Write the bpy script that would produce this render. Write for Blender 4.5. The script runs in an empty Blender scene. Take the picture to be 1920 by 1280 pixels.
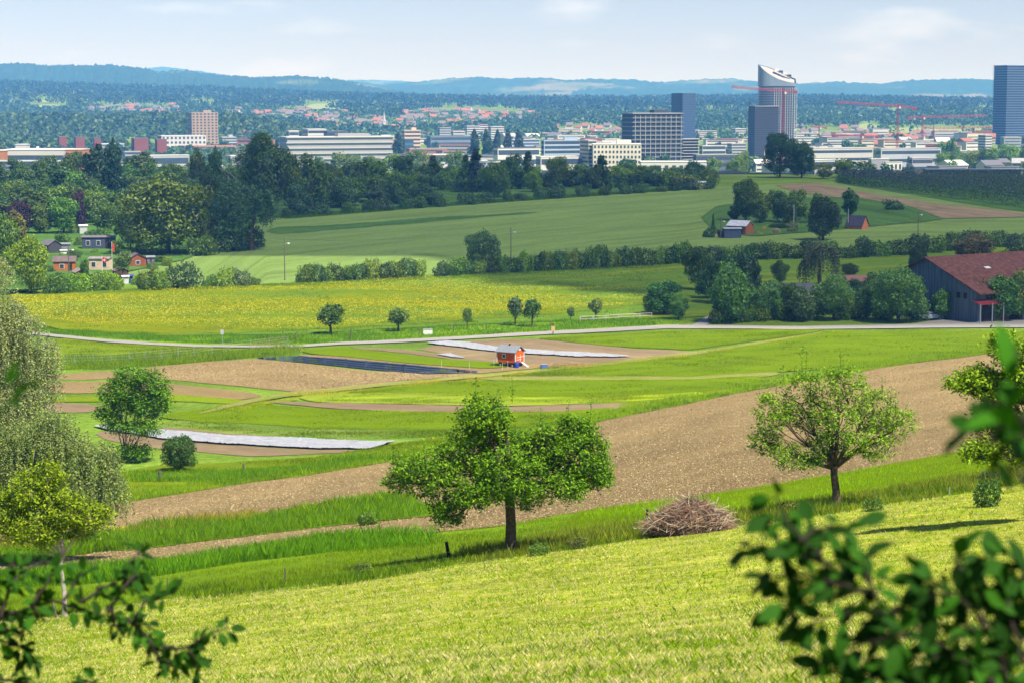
import bpy, math, random
import numpy as np
from mathutils import Vector, Matrix
R = math.radians
HAZE = 1.25e-4
random.seed(7)
RNG = np.random.default_rng(11)
C = bpy.context.scene.collection
scene = bpy.context.scene

# ------------------------------------------------------------------ camera
F = 3733.0                                   # focal length in photo pixels (1920 wide), a 70 mm lens
PITCH = math.atan(450.0 / F)                 # eye level sits at photo row 190
cam_d = bpy.data.cameras.new('camera')
cam = bpy.data.objects.new('camera', cam_d); C.objects.link(cam)
cam.location = (0, 0, 0)
cam.rotation_euler = (math.pi / 2 - PITCH, 0, 0)
cam_d.sensor_width = 36; cam_d.lens = 36 * F / 1920
cam_d.clip_start = .1; cam_d.clip_end = 60000
cam_d.dof.use_dof = True; cam_d.dof.focus_distance = 150; cam_d.dof.aperture_fstop = 4.5
scene.camera = cam
# ------------------------------------------------------------------ sky and sun
SUN_AZ = (0.66, -0.75); SUN_EL = R(57)
sv = Vector((SUN_AZ[0] * math.cos(SUN_EL), SUN_AZ[1] * math.cos(SUN_EL), math.sin(SUN_EL))).normalized()
world = bpy.data.worlds.new('World'); scene.world = world; world.use_nodes = True
wn = world.node_tree.nodes; wl = world.node_tree.links
sky = wn.new('ShaderNodeTexSky'); sky.sky_type = 'NISHITA'; sky.sun_disc = False
sky.sun_elevation = SUN_EL; sky.sun_rotation = math.atan2(SUN_AZ[0], SUN_AZ[1])
sky.altitude = 500; sky.air_density = 1.0; sky.dust_density = 0.25; sky.ozone_density = 2.5
bg = wn['Background']; bg.inputs['Strength'].default_value = 0.058
tc = wn.new('ShaderNodeTexCoord'); mp = wn.new('ShaderNodeMapping'); mp.inputs['Scale'].default_value = (13, 13, 48)
nz = wn.new('ShaderNodeTexNoise'); nz.inputs['Scale'].default_value = 1.0; nz.inputs['Detail'].default_value = 7
cr = wn.new('ShaderNodeValToRGB'); cr.color_ramp.elements[0].position = .57; cr.color_ramp.elements[1].position = .74
cr.color_ramp.elements[0].color = (0, 0, 0, 1); cr.color_ramp.elements[1].color = (.5, .5, .5, 1)
mx = wn.new('ShaderNodeMix'); mx.data_type = 'RGBA'
mx.inputs['B'].default_value = (8.6, 8.9, 9.8, 1)     # thin high cloud
wl.new(tc.outputs['Generated'], mp.inputs['Vector']); wl.new(mp.outputs[0], nz.inputs['Vector'])
wl.new(nz.outputs['Fac'], cr.inputs['Fac']); wl.new(cr.outputs['Color'], mx.inputs['Factor'])
tn = wn.new('ShaderNodeMix'); tn.data_type = 'RGBA'; tn.blend_type = 'MULTIPLY'; tn.inputs['Factor'].default_value = 1; tn.inputs['B'].default_value = (.79, .76, .98, 1)
wl.new(sky.outputs[0], tn.inputs['A']); wl.new(tn.outputs['Result'], mx.inputs['A']); wl.new(mx.outputs['Result'], bg.inputs['Color'])
sun_d = bpy.data.lights.new('sun', 'SUN'); sun_d.energy = 4.4; sun_d.angle = R(.53); sun_d.color = (1, .95, .86)
sun = bpy.data.objects.new('sun', sun_d); C.objects.link(sun)
sun.rotation_euler = sv.to_track_quat('Z', 'Y').to_euler()
scene.view_settings.view_transform = 'Standard'; scene.view_settings.look = 'None'
scene.view_settings.exposure = 1.17; scene.view_settings.gamma = 1.0; scene.view_settings.use_curve_mapping = False
cy = scene.cycles
cy.max_bounces = 6; cy.diffuse_bounces = 2; cy.glossy_bounces = 2; cy.transmission_bounces = 3
cy.transparent_max_bounces = 8; cy.volume_bounces = 0; cy.use_denoising = True
cy.caustics_reflective = False; cy.caustics_refractive = False

# ------------------------------------------------------------------ terrain and projection
CP, SP = math.cos(PITCH), math.sin(PITCH)
def zrow(row, d):
    v = (640 - row) / F
    return d * (-SP + v * CP) / (CP + v * SP)
_cd = np.array([-60, -20, 0, 20, 50, 77, 110, 150, 200, 240, 273, 330, 430, 500, 600, 700, 800, 900, 1000, 1200, 1500, 1800, 2600, 20000.])
_cz = np.array([9, 2.0, -1.75, zrow(1287, 20), zrow(1150, 50), zrow(1040, 77), zrow(965, 110), zrow(898, 150), zrow(813, 200),
                zrow(741, 240), zrow(691, 273), zrow(621, 330), zrow(528, 430), zrow(480, 500), -38.2, zrow(387, 700), zrow(355, 800), zrow(331, 900),
                -36.5, -49, -58, -59, -59, -59.])
_m = np.gradient(_cz, _cd); _m[-3:] = 0
def _zc(d):
    d = np.clip(np.asarray(d, float), -60, 19999)
    i = np.clip(np.searchsorted(_cd, d) - 1, 0, len(_cd) - 2)
    h = _cd[i + 1] - _cd[i]; t = (d - _cd[i]) / h
    return ((2*t**3 - 3*t*t + 1) * _cz[i] + (t**3 - 2*t*t + t) * h * _m[i] + (-2*t**3 + 3*t*t) * _cz[i + 1] + (t**3 - t*t) * h * _m[i + 1])
_tx = np.arange(-60, 20000, .5); _tz = _zc(_tx)
def zc(d):
    f = (np.clip(d, -60, 19998) + 60) * 2; i = f.astype(np.int32); f = f - i
    return _tz[i] * (1 - f) + _tz[i + 1] * f
def sstep(a, b, x):
    t = np.clip((x - a) / (b - a), 0, 1); return t * t * (3 - 2 * t)
CREST_X = np.array([-1500, -400, 0, 200, 400, 650, 960, 1200, 1350, 1500, 1700, 1920, 2320, 3400])
CREST_Y = np.array([158, 158, 160, 168, 173, 185, 190, 191, 189, 188, 192, 194, 194, 196])
D0, D1 = 3100.0, 5600.0
def terrain(x, d):
    x = np.asarray(x, float); d = np.asarray(d, float)
    z = zc(d); nr = d < 250
    if nr.any():
        xb, db = np.broadcast_arrays(x, d); xb, db = xb[nr], db[nr]; z = np.array(np.broadcast_to(z, nr.shape)); z[nr] += .12 * 42 * np.tanh(xb / 42) * (1 - sstep(95, 250, db)) * sstep(-5, 30, db)
    far = d > 1700
    if not far.any(): return z
    px = 960 + F * x / np.maximum(d, 50)
    zcr = zrow(np.interp(px, CREST_X, CREST_Y), D1)
    t = np.clip((d - D0) / (D1 - D0), 0, 1)
    und = 6 * np.sin(x / 310 + d / 500) * np.sin(d / 270 + x / 900) * np.sin(math.pi * t)
    w = t ** .92 * (1 - sstep(D1 + 100, 7400, d))
    z = z + np.where(far, (zcr + 59) * w + und, 0)
    hb = (1 - sstep(430, 640, px)) * sstep(2440, 2900, d) * (1 - sstep(2800, 3500, d))
    return z + np.where(far, 26 * hb, 0)
def rays(px, py):
    u = (np.asarray(px, float) - 960) / F; v = (640 - np.asarray(py, float)) / F
    return u / (CP + v * SP), (-SP + v * CP) / (CP + v * SP)      # x per unit depth, z per unit depth
_ds = np.exp(np.linspace(math.log(4), math.log(6500), 260))
def project(px, py):
    """photo pixels -> points of the terrain (first hit)"""
    px = np.asarray(px, float).ravel(); py = np.asarray(py, float).ravel()
    ax, az = rays(px, py)
    out = np.empty((len(px), 3))
    for s in range(0, len(px), 2000):
        a, b = ax[s:s+2000, None], az[s:s+2000, None]
        f = b * _ds - terrain(a * _ds, np.broadcast_to(_ds, (a.shape[0], len(_ds))))
        hit = f < 0; i = np.argmax(hit, 1); i = np.where(hit.any(1), np.maximum(i, 1), len(_ds) - 1)
        k = np.arange(len(i)); f0, f1 = f[k, i - 1], f[k, i]
        lo, hi = _ds[i - 1].copy(), _ds[i].copy(); a0, b0 = a[:, 0], b[:, 0]
        for _ in range(11):
            md = (lo + hi) / 2; up = b0 * md > terrain(a0 * md, md); lo = np.where(up, md, lo); hi = np.where(up, hi, md)
        d = (lo + hi) / 2
        out[s:s+2000, 0] = a[:, 0] * d; out[s:s+2000, 1] = d
        out[s:s+2000, 2] = terrain(a[:, 0] * d, d)
    return out
def P(px, py):
    return Vector(project([px], [py])[0])
def at(px, d):
    x = (px - 960) / F * d * CP
    return Vector((x, d, float(terrain(x, d))))

# ------------------------------------------------------------------ materials
def nodes(m): return m.node_tree.nodes, m.node_tree.links
def new_mat(name, rough=.8, spec=.3, metal=0):
    m = bpy.data.materials.new(name); m.use_nodes = True
    b = m.node_tree.nodes['Principled BSDF']
    b.inputs['Roughness'].default_value = rough; b.inputs['Specular IOR Level'].default_value = spec; b.inputs['Metallic'].default_value = metal
    return m, b
def ramp(n, pts):
    r = n.new('ShaderNodeValToRGB'); e = r.color_ramp.elements
    while len(e) < len(pts): e.new(.5)
    for k, (p, c) in enumerate(pts): e[k].position = p; e[k].color = (*c, 1)
    return r
def plain(name, col, rough=.8, spec=.3, metal=0, var=.12, scale=3.):
    """solid paint or material with a little wear in it"""
    m, b = new_mat(name, rough, spec, metal); n, l = nodes(m)
    t = n.new('ShaderNodeTexCoord'); z = n.new('ShaderNodeTexNoise'); z.inputs['Scale'].default_value = scale; z.inputs['Detail'].default_value = 6
    r = ramp(n, [(.3, [c * (1 - var) for c in col]), (.7, [min(1, c * (1 + var)) for c in col])])
    l.new(t.outputs['Object'], z.inputs['Vector']); l.new(z.outputs['Fac'], r.inputs['Fac']); l.new(r.outputs['Color'], b.inputs['Base Color'])
    return m
def tinted(name, rough=.85, spec=.2, var=.1, scale=.6, metal=0):
    """colour comes from the object's own colour, with weathering"""
    m, b = new_mat(name, rough, spec, metal); n, l = nodes(m)
    t = n.new('ShaderNodeTexCoord'); z = n.new('ShaderNodeTexNoise'); z.inputs['Scale'].default_value = scale; z.inputs['Detail'].default_value = 5
    oi = n.new('ShaderNodeObjectInfo'); r = ramp(n, [(.3, [1 - var] * 3), (.7, [1 + var] * 3)])
    mu = n.new('ShaderNodeMix'); mu.data_type = 'RGBA'; mu.blend_type = 'MULTIPLY'; mu.inputs['Factor'].default_value = 1
    l.new(t.outputs['Object'], z.inputs['Vector']); l.new(z.outputs['Fac'], r.inputs['Fac'])
    l.new(oi.outputs['Color'], mu.inputs['A']); l.new(r.outputs['Color'], mu.inputs['B']); l.new(mu.outputs['Result'], b.inputs['Base Color'])
    return m
def leafy(name, dark=.55, light=1.5, trans=.22, rough=.5, hue=(1.3, 1.05, .7)):
    m, b = new_mat(name, rough, .35); n, l = nodes(m)
    oi = n.new('ShaderNodeObjectInfo'); g = n.new('ShaderNodeNewGeometry')
    r = ramp(n, [(0, [dark] * 3), (.5, [1] * 3), (1, [light * h for h in hue])])
    mu = n.new('ShaderNodeMix'); mu.data_type = 'RGBA'; mu.blend_type = 'MULTIPLY'; mu.inputs['Factor'].default_value = 1
    l.new(g.outputs['Random Per Island'], r.inputs['Fac']); l.new(oi.outputs['Color'], mu.inputs['A']); l.new(r.outputs['Color'], mu.inputs['B'])
    l.new(mu.outputs['Result'], b.inputs['Base Color'])
    tr = n.new('ShaderNodeBsdfTranslucent'); ms = n.new('ShaderNodeMixShader'); ms.inputs['Fac'].default_value = trans
    l.new(mu.outputs['Result'], tr.inputs['Color']); l.new(b.outputs[0], ms.inputs[1]); l.new(tr.outputs[0], ms.inputs[2])
    l.new(ms.outputs[0], n['Material Output'].inputs['Surface'])
    return m
def field_mat(name, cols, along=.25, across=5., detail=8, bump=.25, big=.03, bigamt=.35, rough=.95, cols2=None, mixpos=(.45, .6), mixscale=(.05, .4), cell=0):
    """cols: ramp of fine texture running along the strip (UV in metres); cols2: a second tone in streaky patches"""
    m, b = new_mat(name, rough, .02); n, l = nodes(m)
    uv = n.new('ShaderNodeUVMap')
    def noise(sx, sy, det=detail, dist=0, rgh=.6):
        mp = n.new('ShaderNodeMapping'); mp.inputs['Scale'].default_value = (sx, sy, 1)
        z = n.new('ShaderNodeTexNoise'); z.inputs['Scale'].default_value = 1; z.inputs['Detail'].default_value = det
        z.inputs['Distortion'].default_value = dist; z.inputs['Roughness'].default_value = rgh
        l.new(uv.outputs[0], mp.inputs['Vector']); l.new(mp.outputs[0], z.inputs['Vector']); return z
    z1 = noise(along, across, rgh=.75)
    def rmp(cols):
        k = len(cols); return ramp(n, [(.3 + .4 * i / (k - 1), c) for i, c in enumerate(cols)])
    r1 = rmp(cols); l.new(z1.outputs['Fac'], r1.inputs['Fac']); out = r1.outputs['Color']
    if cols2:
        z3 = noise(mixscale[0], mixscale[1], 6, .3)
        r3 = ramp(n, [(mixpos[0], (0, 0, 0)), (mixpos[1], (1, 1, 1))]); l.new(z3.outputs['Fac'], r3.inputs['Fac'])
        r2 = rmp(cols2); l.new(z1.outputs['Fac'], r2.inputs['Fac'])
        mx = n.new('ShaderNodeMix'); mx.data_type = 'RGBA'
        l.new(r3.outputs['Color'], mx.inputs['Factor']); l.new(out, mx.inputs['A']); l.new(r2.outputs['Color'], mx.inputs['B']); out = mx.outputs['Result']
    z2 = noise(big, big * 2.2, 4); r4 = ramp(n, [(.3, [1 - bigamt] * 3), (.7, [1 + bigamt] * 3)]); l.new(z2.outputs['Fac'], r4.inputs['Fac'])
    mu = n.new('ShaderNodeMix'); mu.data_type = 'RGBA'; mu.blend_type = 'MULTIPLY'; mu.inputs['Factor'].default_value = 1
    l.new(out, mu.inputs['A']); l.new(r4.outputs['Color'], mu.inputs['B']); l.new(mu.outputs['Result'], b.inputs['Base Color'])
    bp = n.new('ShaderNodeBump'); bp.inputs['Strength'].default_value = bump; bp.inputs['Distance'].default_value = .3
    l.new(z1.outputs['Fac'], bp.inputs['Height']); l.new(bp.outputs[0], b.inputs['Normal'])
    return m

# ------------------------------------------------------------------ mesh helpers
def mesh_np(name, V, Fc, mats, uv=None, smooth=False, midx=None):
    """V (n,3), Fc (m,k) array of equal-sized faces"""
    V = np.asarray(V, np.float32); Fc = np.asarray(Fc, np.int32); k = Fc.shape[1]
    me = bpy.data.meshes.new(name)
    me.vertices.add(len(V)); me.vertices.foreach_set('co', V.ravel())
    me.loops.add(Fc.size); me.loops.foreach_set('vertex_index', Fc.ravel())
    me.polygons.add(len(Fc)); me.polygons.foreach_set('loop_start', np.arange(0, Fc.size, k, dtype=np.int32))
    me.polygons.foreach_set('loop_total', np.full(len(Fc), k, np.int32))
    if smooth: me.polygons.foreach_set('use_smooth', np.ones(len(Fc), bool))
    if uv is not None:
        ul = me.uv_layers.new(name='UVMap'); ul.data.foreach_set('uv', np.asarray(uv, np.float32)[Fc.ravel()].ravel())
    for m in (mats if isinstance(mats, (list, tuple)) else [mats]): me.materials.append(m)
    if midx is not None: me.polygons.foreach_set('material_index', np.asarray(midx, np.int32))
    me.update(calc_edges=True)
    return me
def link(name, me, parent=None, col=None, loc=None, rz=None, sc=None):
    o = bpy.data.objects.new(name, me); C.objects.link(o)
    if parent: o.parent = parent
    if col is not None: o.color = (*col, 1)
    if loc is not None: o.location = loc
    if rz is not None: o.rotation_euler = (0, 0, rz)
    if sc is not None: o.scale = sc
    return o
def tag(o, label, cat, group=None):
    o['label'] = label; o['category'] = cat
    if len(label.split()) > 16: print('LONG', len(label.split()), label)
    if group: o['group'] = group
    return o
def struct(o, kind='structure', label=None):
    o['kind'] = kind
    if label: o['label'] = label
    return o
def thing(name, label, cat, loc=(0, 0, 0), rz=0, group=None, sc=None):
    return tag(link(name, None, loc=loc, rz=rz, sc=sc), label, cat, group)
ORD = ['first', 'second', 'third', 'fourth', 'fifth', 'sixth', 'seventh', 'eighth', 'ninth', 'tenth', 'eleventh', 'twelfth']
def nth(i): return ORD[i] if i < 12 else f"{i + 1}" + ('th' if i < 20 else {0: 'st', 1: 'nd', 2: 'rd'}.get(i % 10, 'th'))

class MB:
    def __init__(s): s.v = []; s.f = []; s.mi = []; s.cur = 0
    def add(s, vs, fs):
        b = len(s.v); s.v += [tuple(v) for v in vs]; s.f += [tuple(i + b for i in f) for f in fs]; s.mi += [s.cur] * len(fs); return s
    def box(s, c, d, rz=0, rx=0, ry=0):
        M = Matrix.Translation(c) @ Matrix.Rotation(rz, 4, 'Z') @ Matrix.Rotation(ry, 4, 'Y') @ Matrix.Rotation(rx, 4, 'X')
        vs = [M @ Vector((x * d[0] / 2, y * d[1] / 2, z * d[2] / 2)) for z in (-1, 1) for x, y in ((-1, -1), (1, -1), (1, 1), (-1, 1))]
        return s.add(vs, [(3, 2, 1, 0), (4, 5, 6, 7), (0, 1, 5, 4), (1, 2, 6, 5), (2, 3, 7, 6), (3, 0, 4, 7)])
    def prism(s, pts, z0, z1):
        n = len(pts); vs = [(x, y, z0) for x, y in pts] + [(x, y, z1) for x, y in pts]
        return s.add(vs, [tuple(range(n - 1, -1, -1)), tuple(range(n, 2 * n))] + [(i, (i + 1) % n, n + (i + 1) % n, n + i) for i in range(n)])
    def tube(s, pts, rad, n=6):
        pts = [Vector(p) for p in pts]; vs = []; fs = []
        for i, p in enumerate(pts):
            t = (pts[min(i + 1, len(pts) - 1)] - pts[max(i - 1, 0)]).normalized()
            a = t.orthogonal().normalized() if abs(t.z) > .9 else t.cross(Vector((0, 0, 1))).normalized()
            b = t.cross(a); r = rad[i] if isinstance(rad, (list, tuple)) else rad
            for k in range(n):
                an = 2 * math.pi * k / n; vs.append(p + (a * math.cos(an) + b * math.sin(an)) * r)
        for i in range(len(pts) - 1):
            for k in range(n): fs.append((i*n + k, i*n + (k+1) % n, (i+1)*n + (k+1) % n, (i+1)*n + k))
        fs.append(tuple(range(n - 1, -1, -1))); fs.append(tuple((len(pts) - 1) * n + k for k in range(n)))
        return s.add(vs, fs)
    def gable(s, w, d, h0, h1, over=0, t=.0):
        """wall solid with gable ends; ridge along x; local origin centre of base"""
        x, y = w / 2, d / 2
        return s.add([(-x, -y, 0), (x, -y, 0), (x, y, 0), (-x, y, 0), (-x, -y, h0), (x, -y, h0), (x, y, h0), (-x, y, h0), (-x, 0, h1), (x, 0, h1)],
                     [(3, 2, 1, 0), (0, 1, 5, 4), (2, 3, 7, 6), (1, 2, 6, 9, 5), (3, 0, 4, 8, 7), (4, 5, 9, 8), (6, 7, 8, 9)])
    def roof(s, w, d, h0, h1, over=.5, t=.2):
        sl = (h1 - h0) / (d / 2); x = w / 2 + over; y = d / 2 + over; e = h0 - sl * over + .02
        for sg in (-1, 1):
            vs = [(-x, sg * y, e), (x, sg * y, e), (x, 0, h1 + .02), (-x, 0, h1 + .02)]
            vs += [(a, b, c + t) for a, b, c in vs]
            f = [(3, 2, 1, 0), (4, 5, 6, 7), (0, 1, 5, 4), (1, 2, 6, 5), (2, 3, 7, 6), (3, 0, 4, 7)]
            s.add(vs, f if sg < 0 else [q[::-1] for q in f])
        return s
    def mesh(s, name, mats, smooth=False):
        me = bpy.data.meshes.new(name); me.from_pydata([tuple(v) for v in s.v], [], s.f)
        for m in (mats if isinstance(mats, (list, tuple)) else [mats]): me.materials.append(m)
        for i, p in enumerate(me.polygons):
            p.material_index = s.mi[i]; p.use_smooth = smooth
        me.update(); return me
    def build(s, name, mats, parent=None, smooth=False, col=None):
        return link(name, s.mesh(name, mats, smooth), parent, col)
# ------------------------------------------------------------------ the ground sheet
M_grass = None
def grass_mat(name, cols, scale=1.2, big=.05, bigamt=.3):
    m, b = new_mat(name, .95, .02); n, l = nodes(m)
    t = n.new('ShaderNodeTexCoord')
    z = n.new('ShaderNodeTexNoise'); z.inputs['Scale'].default_value = scale; z.inputs['Detail'].default_value = 9; z.inputs['Roughness'].default_value = .7
    z2 = n.new('ShaderNodeTexNoise'); z2.inputs['Scale'].default_value = big; z2.inputs['Detail'].default_value = 4
    r = ramp(n, [(.3 + .4 * i / (len(cols) - 1), c) for i, c in enumerate(cols)]); r2 = ramp(n, [(.3, [1 - bigamt] * 3), (.7, [1 + bigamt] * 3)])
    mu = n.new('ShaderNodeMix'); mu.data_type = 'RGBA'; mu.blend_type = 'MULTIPLY'; mu.inputs['Factor'].default_value = 1
    l.new(t.outputs['Object'], z.inputs['Vector']); l.new(t.outputs['Object'], z2.inputs['Vector'])
    l.new(z.outputs['Fac'], r.inputs['Fac']); l.new(z2.outputs['Fac'], r2.inputs['Fac'])
    l.new(r.outputs['Color'], mu.inputs['A']); l.new(r2.outputs['Color'], mu.inputs['B']); l.new(mu.outputs['Result'], b.inputs['Base Color'])
    bp = n.new('ShaderNodeBump'); bp.inputs['Strength'].default_value = .4; bp.inputs['Distance'].default_value = .2
    l.new(z.outputs['Fac'], bp.inputs['Height']); l.new(bp.outputs[0], b.inputs['Normal'])
    return m
M_ground = grass_mat('rough_grass_ground', [(.06, .12, .012), (.115, .195, .018), (.21, .26, .04)])
dd = np.concatenate([np.linspace(-40, 4, 16)[:-1], np.exp(np.linspace(math.log(4), math.log(1250), 520))[:-1], np.linspace(1250, 7500, 200)[:-1], np.linspace(7500, 26000, 14)])
uu = np.linspace(-1, 1, 261); uu = np.sign(uu) * np.abs(uu) ** 1.15
D, U = np.meshgrid(dd, uu, indexing='ij'); X = U * (70 + .55 * np.maximum(D, 0))
V = np.stack([X, D, terrain(X, D)], -1).reshape(-1, 3)
def gridfaces(a, b):
    i = np.arange(a * b).reshape(a, b); return np.stack([i[:-1, :-1], i[:-1, 1:], i[1:, 1:], i[1:, :-1]], -1).reshape(-1, 4)
struct(link('ground', mesh_np('ground', V, gridfaces(len(dd), len(uu)), M_ground, smooth=True)))

def ext(c, grow=500):
    """carry a boundary curve on past the frame edge where it touches it"""
    c = [tuple(p) for p in c]
    if c[0][0] <= 0:
        (x0, y0), (x1, y1) = c[0], c[1]; s = max(-.3, min(.3, (y1 - y0) / (x1 - x0))); c = [(x0 - grow, y0 - s * grow)] + c
    if c[-1][0] >= 1920:
        (x0, y0), (x1, y1) = c[-2], c[-1]; s = max(-.3, min(.3, (y1 - y0) / (x1 - x0))); c = c + [(x1 + grow, y1 + s * grow)]
    return c
_jit = np.random.default_rng(3)
def jitter(x, amp, seed, sc=1.):
    r = np.random.default_rng(seed); y = np.zeros_like(x)
    for k in range(7):
        fq = .02 * 1.75 ** k * sc; y += np.sin(x * fq + r.uniform(0, 6.28)) * amp / 1.35 ** k * r.uniform(.5, 1)
    return y * .4
def field(name, top, bot, mat, lift, step=8, ny=None, jt=1.0, jb=1.0, label=None, wave=0, kind='structure', seed=None):
    top, bot = ext(top), ext(bot)
    x0 = max(top[0][0], bot[0][0]); x1 = min(top[-1][0], bot[-1][0]); n = max(6, int((x1 - x0) / step) + 1)
    x = np.linspace(x0, x1, n); seed = seed or abs(hash((x0, x1, top[1][1]))) % 9999
    yt = np.interp(x, *zip(*top)) + jitter(x, jt, 5 + int(x0) % 97); yb = np.interp(x, *zip(*bot)) + jitter(x, jb, 9 + int(x1) % 89)
    for edge, far_ in ((x[0], x0 > -100), (x[-1], x1 < 2000)):
        if far_:
            k = np.sqrt(np.clip(np.abs(x - edge) / 26, 0, 1)); m_ = (yt + yb) / 2; yt = m_ + (yt - m_) * k; yb = m_ + (yb - m_) * k
    yb = np.maximum(yb, yt + .05); ny = ny or max(3, int(np.max(yb - yt) / 5) + 2)
    t = np.linspace(0, 1, ny)[None, :]
    PX = np.repeat(x[:, None], ny, 1); PY = yt[:, None] * (1 - t) + yb[:, None] * t
    V = project(PX, PY).reshape(n, ny, 3)
    mid = V[:, ny // 2]; u = np.concatenate([[0], np.cumsum(np.linalg.norm(np.diff(mid, axis=0), axis=1))])
    v = np.concatenate([np.zeros((n, 1)), np.cumsum(np.linalg.norm(np.diff(V, axis=1), axis=2), 1)], 1)
    v = v - v[:, :1] * 0
    uv = np.stack([np.repeat(u[:, None], ny, 1), v], -1).reshape(-1, 2)
    V[..., 2] += lift
    if wave: V[..., 2] += wave * np.abs(np.random.default_rng(5).normal(size=V.shape[:2]))
    me = mesh_np(name, V.reshape(-1, 3), gridfaces(n, ny)[:, ::-1] if False else gridfaces(n, ny), mat, uv=uv, smooth=not wave)
    o = link(name, me)
    return struct(o, kind, label) if kind else o
soil = [(0.1477, 0.1002, 0.04007), (0.2742, 0.1951, 0.08437), (0.4007, 0.3006, 0.1424)]
M_soil = field_mat('tilled_soil', soil, 1.6, 6, cols2=[(0.1539, 0.118, 0.04104), (0.2565, 0.2052, 0.08722), (0.3488, 0.2771, 0.1333)], mixpos=(.5, .75), mixscale=(.006, .45), bump=.9, bigamt=.2)
M_soil2 = field_mat('tilled_soil_dark', [(0.1264, 0.08748, 0.05346), (0.2333, 0.1652, 0.0972), (0.3305, 0.243, 0.1555)], .3, 5, bump=.6, cols2=[(0.0972, 0.1264, 0.02916), (0.1652, 0.1847, 0.0486), (0.2138, 0.2138, 0.07776)], mixpos=(.52, .66), mixscale=(.05, .9))
M_crop = field_mat('young_grain', [(0.0731, 0.129, 0.00086), (0.1247, 0.1935, 0.00086), (0.1806, 0.2494, 0.00258)], 1.2, 5, bump=.6, bigamt=.16, cols2=[(0.0602, 0.1204, 0.00086), (0.0989, 0.1677, 0.00086), (0.1419, 0.2107, 0.00258)], mixpos=(.45, .65), mixscale=(.03, .35))
M_crop2 = field_mat('young_grain_yellowish', [(0.072, 0.126, 0.0018), (0.135, 0.198, 0.0036), (0.234, 0.27, 0.018)], .8, 3, bump=.6, bigamt=.25)
M_tall = field_mat('tall_grass_bed', [(.07, .14, .004), (.135, .235, .006), (.21, .30, .012)], 1.5, 3, bump=.5, bigamt=.25)
M_yellow = field_mat('flowering_rape', [(0.0656, 0.1148, 0.00082), (0.1394, 0.1763, 0.00082), (0.246, 0.2296, 0.00082)], .35, 1.6, bump=.5, cols2=[(0.0492, 0.1148, 0.0082), (0.0902, 0.164, 0.0123), (0.164, 0.2132, 0.0164)], mixpos=(.46, .6), mixscale=(.018, .09), bigamt=.15)
M_yellow2 = field_mat('thin_rape', [(0.054, 0.126, 0.009), (0.09, 0.171, 0.0135), (0.198, 0.243, 0.018)], .3, 1.2, bump=.5, cols2=[(0.09, 0.153, 0.009), (0.198, 0.234, 0.009), (0.306, 0.288, 0.0108)], mixpos=(.52, .66), mixscale=(.012, .1), bigamt=.18)
M_grain = field_mat('tall_grain', [(.095, .165, .032), (.15, .23, .05), (.22, .29, .075)], .4, 1.3, bump=.6, bigamt=.16, cols2=[(.08, .145, .025), (.125, .19, .038), (.18, .245, .06)], mixpos=(.5, .6), mixscale=(.01, .08))
M_track = field_mat('trodden_grass', [(.12, .15, .02), (.23, .23, .06), (.36, .32, .14)], .5, 3, bump=.6, bigamt=.2, cols2=[(.10, .16, .006), (.16, .22, .01), (.22, .27, .03)], mixpos=(.48, .6), mixscale=(.08, .9))
M_veg = field_mat('vegetable_rows', [(.09, .15, .01), (.16, .19, .03), (.27, .23, .09)], .05, .8, bump=.6, cols2=[(.07, .17, .02), (.12, .24, .03), (.2, .3, .05)], mixpos=(.48, .56), mixscale=(.008, .8))
M_let = field_mat('lettuce_rows', [(.10, .17, .01), (.22, .30, .006), (.36, .42, .01)], .08, .8, bump=.6, cols2=[(.12, .16, .03), (.18, .22, .05), (.26, .26, .08)], mixpos=(.5, .6), mixscale=(.01, .8))
M_fleece = field_mat('white_fleece', [(.20, .21, .23), (.33, .34, .36), (.43, .44, .45)], .6, 1.2, bump=.9, bigamt=.06, rough=.6)
M_foil = field_mat('black_foil', [(.015, .022, .045), (.035, .05, .09), (.12, .15, .2)], .3, 4.5, bump=.8, bigamt=.1, rough=.45)
M_road = field_mat('worn_asphalt', [(0.198, 0.189, 0.171), (0.27, 0.252, 0.225), (0.324, 0.306, 0.27)], .6, 2, bump=.1, bigamt=.08)
M_mead = grass_mat('mown_meadow', [(.10, .18, .006), (.19, .26, .01), (.32, .33, .035), (.48, .42, .12)], 1.6, .35, .22)
M_island = field_mat('garden_lawn', [(.03, .085, .015), (.06, .13, .02), (.10, .17, .03)], .5, 1, bump=.4)
M_pale = field_mat('distant_pasture', [(.14, .20, .07), (.22, .27, .10), (.30, .31, .15)], .01, .05, bump=0, bigamt=.2)
# boundary curves, read off the photograph
mead_top = [(0, 1168), (95, 1158), (300, 1125), (520, 1105), (660, 1090), (850, 1058), (957, 1045), (1200, 1008), (1400, 983), (1583, 957), (1750, 932), (1920, 905)]
br1_bot = [(0, 1078), (150, 1072), (300, 1055), (450, 1030), (640, 1009), (801, 1000), (949, 986), (1052, 966), (1231, 942), (1360, 924), (1600, 885), (1820, 843), (1920, 822)]
br1_top = [(0, 1061), (94, 1050), (187, 1036), (281, 1029), (469, 1006), (640, 985), (726, 978), (830, 966)]
g3_top = [(0, 1031), (187, 1017), (281, 996), (398, 982), (586, 961), (740, 935), (830, 952)]
big_top = [(0, 986), (220, 944), (328, 928), (469, 905), (586, 890), (740, 865), (900, 838), (1135, 788), (1224, 770), (1300, 755), (1382, 738), (1448, 725), (1560, 706), (1664, 688), (1759, 675), (1887, 659), (1920, 655)]
field('meadow', mead_top, [(0, 1900), (960, 1880), (1920, 1860)], M_mead, .03, step=14, ny=60, jt=5)
field('grass_verge', br1_bot, mead_top, M_tall, .04, ny=16, jt=3, jb=5)
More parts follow.
